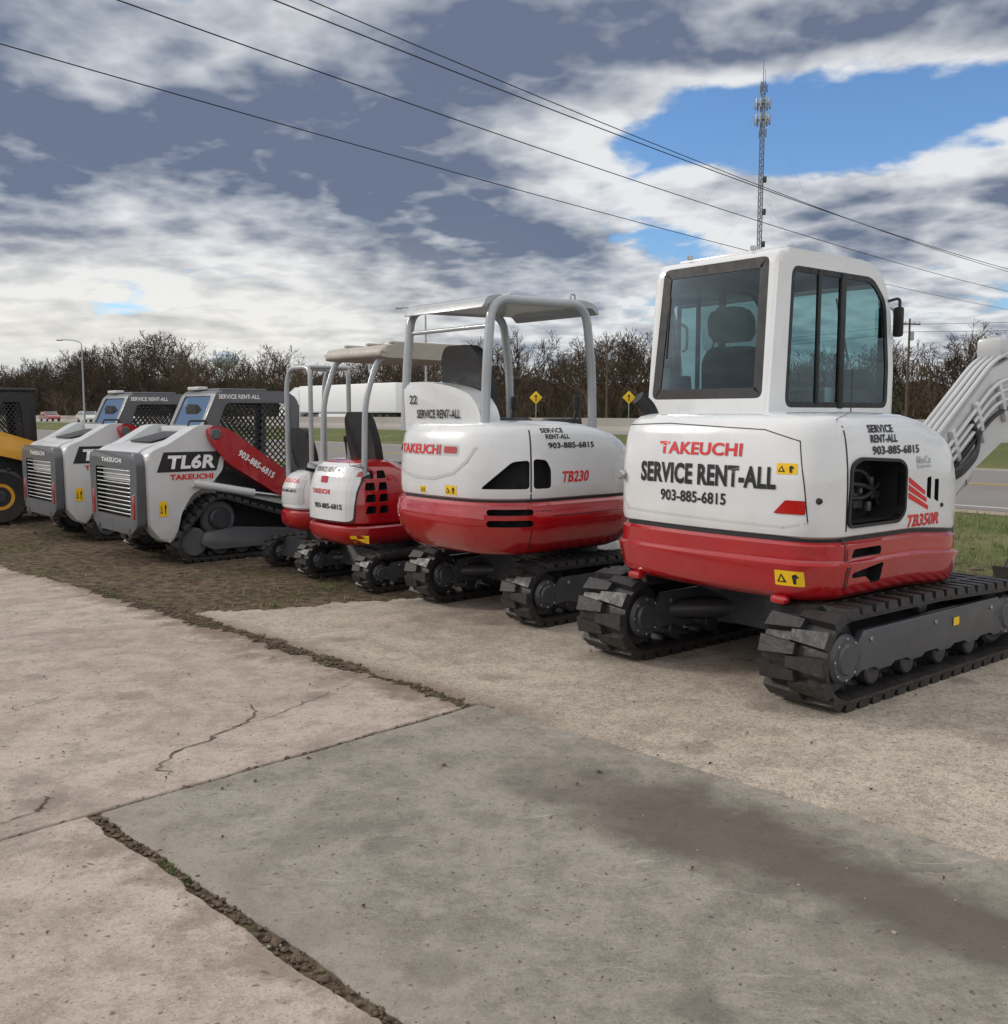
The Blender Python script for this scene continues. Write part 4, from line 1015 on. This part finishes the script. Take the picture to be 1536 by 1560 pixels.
# ---- bare trees
TM, nt, b = newmat('bare_bark')
oi = nt.nodes.new('ShaderNodeObjectInfo').outputs['Random']
cc = mixc(nt, oi, (.045,.033,.025), (.125,.094,.070)); nt.links.new(cc, b.inputs['Base Color']); b.inputs['Roughness'].default_value = .95; b.inputs['Specular IOR Level'].default_value = .1
def tree_mesh(seed, h, spread, brush=False):
    rnd = random.Random(seed); vs = []; fs = []
    def seg(p, q, r0, r1):
        t = (q-p).normalized(); a = t.orthogonal().normalized(); c = t.cross(a); k = len(vs)
        if r0 < .03:
            an = rnd.uniform(0, pi); d = a*cos(an)+c*sin(an)
            vs.extend([p-d*r0*1.2, p+d*r0*1.2, q+d*r1*1.2, q-d*r1*1.2]); fs.append((k, k+1, k+2, k+3)); return
        for o, r in ((p, r0), (q, r1)):
            for i in range(3):
                an = 2*pi*i/3; vs.append(o+a*r*cos(an)+c*r*sin(an))
        for i in range(3): fs.append((k+i, k+(i+1) % 3, k+3+(i+1) % 3, k+3+i))
    def grow(p, d, ln, r, dep):
        n = 3 if dep < 2 else 2; q = p
        for i in range(n):
            d = (d+V((rnd.gauss(0, .16), rnd.gauss(0, .16), rnd.gauss(.03, .10)))).normalized()
            q2 = q+d*ln/n; r2 = r*(1-.35*(i+1)/n)
            seg(q, q2, r*(1-.35*i/n), r2); q = q2
            if dep < 5:
                for _ in range(1 if rnd.random() < .68 else 2):
                    if dep == 0 and i == 0: continue
                    a = rnd.uniform(0, 2*pi); tl = rnd.uniform(.5, 1.0)
                    s = d.orthogonal().normalized(); s = (Matrix.Rotation(a, 3, d) @ s)
                    nd = (d*(1-.45*tl)+s*tl*spread+V((0, 0, .12))).normalized()
                    grow(q, nd, ln*rnd.uniform(.5, .72), max(r2*.6, .018), dep+1)
        if dep < 5: grow(q, (d+V((rnd.gauss(0, .3), rnd.gauss(0, .3), .1))).normalized(), ln*.62, max(r2*.75, .018), dep+1)
    if brush:
        for _ in range(8):
            grow(V((rnd.uniform(-2.5, 2.5), rnd.uniform(-1.5, 1.5), 0)), V((rnd.gauss(0, .3), rnd.gauss(0, .3), 1)).normalized(), h*.35, .05, 3)
    else: grow(V((0, 0, 0)), V((0, 0, 1)), h*.34, h*.020, 0)
    me = bpy.data.meshes.new('bare_tree'); me.from_pydata([tuple(v) for v in vs], [], fs); me.materials.append(TM)
    zm = max(v.z for v in vs)
    return me, zm
trees = [tree_mesh(i, 11, .75+.1*(i % 3)) for i in range(6)]
brush = [tree_mesh(50+i, 5, .9, True) for i in range(3)]
tl = empty('distant_treeline')
def inst(me, p, hgt):
    me, zm = me; s = hgt/zm
    o = bpy.data.objects.new('bare_tree', me); COL.objects.link(o); o.parent = tl
    o.location = p; k = s*random.uniform(.85, 1.2); o.scale = (k, k, s); o.rotation_euler = (0, 0, random.uniform(0, 6.28))
A0, A1 = V((75, 84, 0)), V((-190, 291, 0)); dd = (A1-A0); dn = dd.normalized(); nn = V((-dn.y, dn.x, 0)); nn = nn if nn.y > 0 else -nn
def hgt(t): return (11.0+2.6*t)*(1+.34*noise.noise(V((t*9, .5, 0)))+.20*noise.noise(V((t*31, 2.5, 0))))
for row, (off, cnt, hs) in enumerate(((0, 54, .72), (12, 76, .95), (26, 66, 1.12))):
    for i in range(cnt):
        t = (i+random.random())/cnt; p = A0+dd*t+nn*(off+random.uniform(-5, 5)); p.z = .3
        inst(random.choice(trees), p, hgt(t)*hs*random.uniform(.75, 1.18))
for i in range(90):
    t = (i+random.random())/90; p = A0+dd*t+nn*random.uniform(-6, 4); p.z = .3; inst(random.choice(brush), p, random.uniform(2.5, 4.8)*(1+.5*t))
vs = []; fs = []; rnd = np.random.RandomState(3)
for i in range(26000):
    t = rnd.rand(); base = A0+dd*t+nn*(12+rnd.rand()*34)
    hmax = hgt(t)*.76+1.4*noise.noise(V((t*90, 3, 0)))
    z = rnd.rand()**.8*hmax; k = len(vs); a = rnd.rand()*pi; w = .05+.10*rnd.rand(); h = .9+1.4*rnd.rand()
    dx = V((cos(a)*w, sin(a)*w, 0)); lean = V((rnd.randn()*.6, rnd.randn()*.3, h)); p = V((base.x, base.y, z+.2))
    vs += [p-dx, p+dx, p+lean]; fs.append((k, k+1, k+2))
mk('thicket', vs, fs, TM, tl, None)
vs = []; fs = []; N_ = 300
for i in range(N_+1):
    t = i/N_; t2 = t*1.3-.15; p = A0+dd*t2+nn*42; h = hgt(max(t2, 0))*.60+1.4*noise.noise(V((t*120, 3, 5)))+.8*noise.noise(V((t*400, 3, 5)))
    vs += [V((p.x, p.y, 0)), V((p.x, p.y, h)), V((p.x+nn.x*25, p.y+nn.y*25, h*.8))]
for i in range(N_):
    k = i*3; fs += [(k, k+3, k+4, k+1), (k+1, k+4, k+5, k+2)]
WM, nt, b = newmat('woodland_depth'); g = nt.nodes.new('ShaderNodeNewGeometry').outputs['Position']
mp = nt.nodes.new('ShaderNodeMapping'); mp.inputs['Scale'].default_value = (1, 1, .25); nt.links.new(g, mp.inputs[0])
cc = mixc(nt, sstep(nt, noise_n(nt, mp.outputs[0], 1.6, 4, .7), .35, .65), (.022,.017,.012), (.095,.072,.053)); nt.links.new(cc, b.inputs['Base Color']); b.inputs['Roughness'].default_value = 1; b.inputs['Specular IOR Level'].default_value = 0
mk('woodland_depth', vs, fs, WM, tl, 60)
CED = mat('cedar_foliage', (.035, .045, .018), .95, var=.5, scale=3)
vs = []; fs = []
for i in range(26):
    t = rnd.rand(); c = A0+dd*t+nn*(rnd.rand()*14-2); hh = 3+3.5*rnd.rand()
    for j in range(420):
        z = rnd.rand(); r = (1-z)**.7*hh*.26*(.5+.6*rnd.rand()); a = rnd.rand()*6.283; p = c+V((r*cos(a), r*sin(a), .3+z*hh)); k = len(vs)
        vs += [p+V(rnd.randn(3)*.16), p+V(rnd.randn(3)*.16), p+V(rnd.randn(3)*.16)]; fs.append((k, k+1, k+2))
mk('cedar_clumps', vs, fs, CED, tl, None)
vs = []; fs = []
for i in range(121):
    a = -1.2+2.4*i/120; R = 900; h = 10+5*noise.noise(V((i*.13, 0, 0)))+3*noise.noise(V((i*.7, 2, 0)))
    vs += [V((R*sin(a), R*cos(a), -1)), V((R*sin(a), R*cos(a), h)), V((R*1.3*sin(a), R*1.3*cos(a), h))]
for i in range(120):
    k = i*3; fs += [(k, k+3, k+4, k+1), (k+1, k+4, k+5, k+2)]
mk('distant_hills', vs, fs, mat('hill_haze', (.10, .095, .095), 1., var=.2, scale=.02), None, 60)

# ---- grass tufts, clods, debris
def in_slab4(x, y):
    s, c = (x-y)*.7071, (x+y)*.7071
    if c < 3.55: return True
    return x > -2.5 and y < 7.72+(x+2.45)*.42 if x < -.9 else y < 8.38+(x+.9)*.161
vs = []; fs = []; mi = []; rnd = random.Random(5); cnt = 0; tries = 0
while cnt < 9500 and tries < 100000:
    tries += 1
    f = rnd.uniform(2, 16.2); l = rnd.uniform(-4, 26)
    p = FL(f, l)
    if p.y < 4: continue
    if in_slab4(p.x, p.y): continue
    edge = in_slab4(p.x, p.y-.25) and p.x > -2.4
    dens = .04+max(0, min(1, (f-7)/4))*.8 + (noise.noise(V((p.x*.7, p.y*.7, 0))))*.8 + (.6 if edge else 0)
    if rnd.random() > dens: continue
    cnt += 1
    hh = rnd.uniform(.02, .06)*(1.3 if f > 9 else .8)
    for k in range(6):
        q = p+V((rnd.gauss(0, .03), rnd.gauss(0, .03), 0)); a = rnd.uniform(0, 6.28); w = .004
        k0 = len(vs); d = V((cos(a)*w, sin(a)*w, 0)); tip = q+V((rnd.gauss(0, .02), rnd.gauss(0, .02), hh*rnd.uniform(.6, 1.3)))
        vs += [q-d, q+d, tip]; fs.append((k0, k0+1, k0+2)); mi.append(rnd.choice((0, 0, 1)))
for _ in range(420):
    if rnd.random() < .6: s, c = rnd.uniform(-3.8, -1.2), 1.515+rnd.gauss(0, .012)
    else: s, c = rnd.uniform(-9, -4), 3.61+rnd.gauss(0, .025)
    if noise.noise(V((s*2.2, c, 4))) < .10: continue
    P2 = sc(s, c)
    for k in range(6):
        q = V((P2.x+rnd.gauss(0, .008), P2.y+rnd.gauss(0, .008), 0)); a = rnd.uniform(0, 6.28); d = V((cos(a), sin(a), 0))*.002; k0 = len(vs)
        vs += [q-d, q+d, q+V((rnd.gauss(0, .01), rnd.gauss(0, .01), rnd.uniform(.01, .035)))]; fs.append((k0, k0+1, k0+2)); mi.append(0)
GA = mat('grass_green', (.085, .13, .03), .8, var=.4, scale=3); GB = mat('grass_dry', (.28, .24, .13), .85, var=.3, scale=3)
me = bpy.data.meshes.new('grass'); me.from_pydata([tuple(v) for v in vs], [], fs); me.materials.append(GA); me.materials.append(GB); me.polygons.foreach_set('material_index', mi)
COL.objects.link(bpy.data.objects.new('grass', me))
ico = [V(v) for v in ((0, 0, 1), (.89, 0, .45), (.28, .85, .45), (-.72, .53, .45), (-.72, -.53, .45), (.28, -.85, .45), (.72, .53, -.45), (-.28, .85, -.45), (-.89, 0, -.45), (-.28, -.85, -.45), (.72, -.53, -.45), (0, 0, -1))]
icf = [(0, 1, 2), (0, 2, 3), (0, 3, 4), (0, 4, 5), (0, 5, 1), (1, 6, 2), (2, 7, 3), (3, 8, 4), (4, 9, 5), (5, 10, 1), (1, 10, 6), (2, 6, 7), (3, 7, 8), (4, 8, 9), (5, 9, 10), (11, 7, 6), (11, 8, 7), (11, 9, 8), (11, 10, 9), (11, 6, 10)]
def clods(name, pts, m):
    vs = []; fs = []
    for p, r in pts:
        k = len(vs); sx, sy, sz = rnd.uniform(.7, 1.4), rnd.uniform(.7, 1.4), rnd.uniform(.4, .8)
        for v in ico: vs.append(V((p[0]+v.x*r*sx*rnd.uniform(.75, 1.2), p[1]+v.y*r*sy*rnd.uniform(.75, 1.2), p[2]+v.z*r*sz)))
        fs += [tuple(k+i for i in f) for f in icf]
    mk(name, vs, fs, m, None, None)
DM = mat('dirt_clod', (.115, .084, .058), 1., var=.4, scale=12); STM = mat('pebble', (.30, .26, .21), .9, var=.35, scale=9)
pts = []
while len(pts) < 3000:
    f = rnd.uniform(2, 12); l = rnd.uniform(-2, 22); p = FL(f, l)
    if p.y < 4 or in_slab4(p.x, p.y) or noise.noise(V((p.x*.9, p.y*.9, 7))) < -.05: continue
    pts.append(((p.x, p.y, -.003), abs(rnd.gauss(0, .020))+.004))
clods('dirt_clods', pts, DM)
pts = []
for _ in range(3600):
    r = rnd.random()
    if r < .40: s, c = rnd.uniform(-3.8, 3), 1.515+rnd.gauss(0, .022)
    elif r < .94: s, c = rnd.uniform(-9, -3.7), 3.59+rnd.gauss(0, .08)
    else: s, c = -3.84+rnd.gauss(0, .01), rnd.uniform(-1, 3.6)
    P2 = sc(s, c); pts.append(((P2.x, P2.y, .006), abs(rnd.gauss(0, .006))+.002))
clods('joint_rubble', pts, DM)
pts = []
for _ in range(700):
    x, y = rnd.uniform(-5, 4), rnd.uniform(2.2, 9)
    if (x+y)*.7071 > 3.5 and (y > 7.6 or rnd.random() < .3): continue
    pts.append(((x, y, SZ+.001), abs(rnd.gauss(0, .004))+.0015))
clods('pebbles', pts, STM)
vs = []; fs = []
for _ in range(60):
    x, y = rnd.uniform(-3, 2.5), rnd.uniform(2.4, 6.5); a = rnd.uniform(0, 6.28); k = len(vs); r = rnd.uniform(.008, .02)
    for i, (u, v) in enumerate(((-1, 0), (-.3, .5), (.8, .1), (-.2, -.45))): vs.append(V((x+r*(u*cos(a)-v*sin(a)), y+r*(u*sin(a)+v*cos(a)), SZ+.004+(.008 if i % 2 else 0))))
    fs.append((k, k+1, k+2, k+3))
mk('fallen_leaves', vs, fs, mat('dead_leaf', (.06, .035, .02), .9), None, None)

# ============================================================ WORLD
W = bpy.data.worlds.new('World'); S.world = W; W.use_nodes = True
nt = W.node_tree; nt.nodes.clear()
SD = V((-.90, .25, 0)).normalized(); EL = radians(28)
sky = nt.nodes.new('ShaderNodeTexSky'); sky.sky_type = 'NISHITA'; sky.sun_disc = False
sky.sun_elevation = EL; sky.sun_rotation = atan2(SD.x, SD.y); sky.air_density = 1.0; sky.dust_density = .3; sky.ozone_density = 1.5
tc = nt.nodes.new('ShaderNodeTexCoord').outputs['Generated']
sp = nt.nodes.new('ShaderNodeSeparateXYZ'); nt.links.new(tc, sp.inputs[0]); X, Y, Z = sp.outputs
zz = math_n(nt, 'ADD', math_n(nt, 'MAXIMUM', Z, 0.), .19)
cx = math_n(nt, 'DIVIDE', X, zz); cy = math_n(nt, 'DIVIDE', Y, zz)
cmb = nt.nodes.new('ShaderNodeCombineXYZ'); nt.links.new(cx, cmb.inputs[0]); nt.links.new(cy, cmb.inputs[1]); cmb.inputs[2].default_value = 5.3
P = cmb.outputs[0]
def vadd(v, d):
    n = nt.nodes.new('ShaderNodeVectorMath'); n.operation = 'ADD'; nt.links.new(v, n.inputs[0]); n.inputs[1].default_value = d
    return n.outputs[0]
def dens(v, d1, d2):
    a = noise_n(nt, v, 1.15, d1, .59, .1)
    c = math_n(nt, 'ABSOLUTE', math_n(nt, 'SUBTRACT', noise_n(nt, v, 3.6, d2, .5), .5))
    return math_n(nt, 'ADD', a, math_n(nt, 'MULTIPLY', math_n(nt, 'SUBTRACT', c, .08), .60))
nA = dens(P, 7, 3); nA2 = dens(vadd(P, (-.075, .04, .0)), 6, 3)
nB = noise_n(nt, vadd(P, (4, 9, 2)), .55, 1, .5)
mott = noise_n(nt, vadd(P, (7, 1, 3)), 1.9, 5, .6)
hx = math_n(nt, 'DIVIDE', math_n(nt, 'SUBTRACT', X, .29), .24); hz = math_n(nt, 'DIVIDE', math_n(nt, 'SUBTRACT', Z, .262), .045)
hd = math_n(nt, 'SQRT', math_n(nt, 'ADD', math_n(nt, 'MULTIPLY', hx, hx), math_n(nt, 'MULTIPLY', hz, hz)))
hole = sstep(nt, hd, .3, 1.6, 1, 0)
left = sstep(nt, X, .02, .22, .12, 0)
top = sstep(nt, Z, .27, .35, 0, .13)
low = math_n(nt, 'MULTIPLY', sstep(nt, Z, .235, .18, 0, .10), sstep(nt, X, .05, .25))
cov = math_n(nt, 'ADD', math_n(nt, 'ADD', nA, math_n(nt, 'MAXIMUM', math_n(nt, 'MAXIMUM', left, top), low)), math_n(nt, 'MULTIPLY', math_n(nt, 'SUBTRACT', nB, .5), .22))
cov = math_n(nt, 'SUBTRACT', cov, math_n(nt, 'MULTIPLY', hole, .23))
cov = math_n(nt, 'ADD', cov, .06)
alpha = sstep(nt, cov, .44, .54)
thick = sstep(nt, cov, .50, .80)
rel = math_n(nt, 'MULTIPLY', math_n(nt, 'SUBTRACT', nA2, nA), 4.6)
dark = math_n(nt, 'MULTIPLY', math_n(nt, 'ADD', thick, .12), sstep(nt, Z, .05, .26, .40, 1.25))
dark = math_n(nt, 'ADD', dark, math_n(nt, 'MULTIPLY', math_n(nt, 'SUBTRACT', mott, .5), 1.5))
dark = math_n(nt, 'ADD', dark, rel); dark = math_n(nt, 'MAXIMUM', math_n(nt, 'MINIMUM', dark, 1.1), 0.)
ccol = mixc(nt, dark, (.82,.83,.84), (.145,.18,.26))
dot = nt.nodes.new('ShaderNodeVectorMath'); dot.operation = 'DOT_PRODUCT'; nt.links.new(tc, dot.inputs[0]); gdir = V((-.50, 1, .09)).normalized(); dot.inputs[1].default_value = gdir
glow = math_n(nt, 'MULTIPLY', sstep(nt, dot.outputs['Value'], .86, 1.0), sstep(nt, Z, .04, .20, 1, 0))
ccol = mixc(nt, math_n(nt, 'MULTIPLY', glow, .60), ccol, (.98,.92,.80))
ccol = mixc(nt, sstep(nt, Z, .0, .08, .60, 0), ccol, (.60,.66,.72))
unseen_fill = math_n(nt, 'MAXIMUM', sstep(nt, Z, .42, .62), sstep(nt, Y, .25, -.25))  # unseen sky overhead and behind the camera, brightened to raise ambient light
ccol = mixc(nt, math_n(nt, 'MULTIPLY', unseen_fill, .8), ccol, (1.22, 1.20, 1.17))
tint = mixc(nt, 1., sky.outputs[0], (.70, .92, 1.18), 'MULTIPLY')
b1 = nt.nodes.new('ShaderNodeBackground'); nt.links.new(tint, b1.inputs[0]); b1.inputs[1].default_value = .13
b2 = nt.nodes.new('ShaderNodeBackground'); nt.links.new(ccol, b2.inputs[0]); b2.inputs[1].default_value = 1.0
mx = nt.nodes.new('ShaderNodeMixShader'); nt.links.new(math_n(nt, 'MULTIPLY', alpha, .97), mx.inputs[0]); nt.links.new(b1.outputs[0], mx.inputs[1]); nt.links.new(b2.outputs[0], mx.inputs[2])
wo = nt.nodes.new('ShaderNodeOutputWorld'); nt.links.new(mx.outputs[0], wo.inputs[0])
try:
    W.cycles.sampling_method = 'MANUAL'; W.cycles.sample_map_resolution = 256
except Exception: pass
sl = bpy.data.lights.new('sun', 'SUN'); sl.energy = 1.8; sl.angle = radians(11); sl.color = (1, .93, .84)
so = bpy.data.objects.new('sun', sl); COL.objects.link(so)
sd = V((SD.x*cos(EL), SD.y*cos(EL), sin(EL))); so.rotation_euler = (-sd).to_track_quat('-Z', 'Y').to_euler(); so.location = (-20, 0, 30)
# ============================================================ CAMERA
cd = bpy.data.cameras.new('camera'); cd.sensor_fit = 'HORIZONTAL'; cd.sensor_width = 36; cd.lens = 36*1500/1536; cd.clip_end = 9000; cd.clip_start = .05
co = bpy.data.objects.new('camera', cd); COL.objects.link(co); co.location = (0, 0, 1.6); co.rotation_euler = (radians(90-5.71), 0, 0)
S.camera = co
S.view_settings.view_transform = 'Standard'; S.view_settings.look = 'None'; S.view_settings.exposure = 0
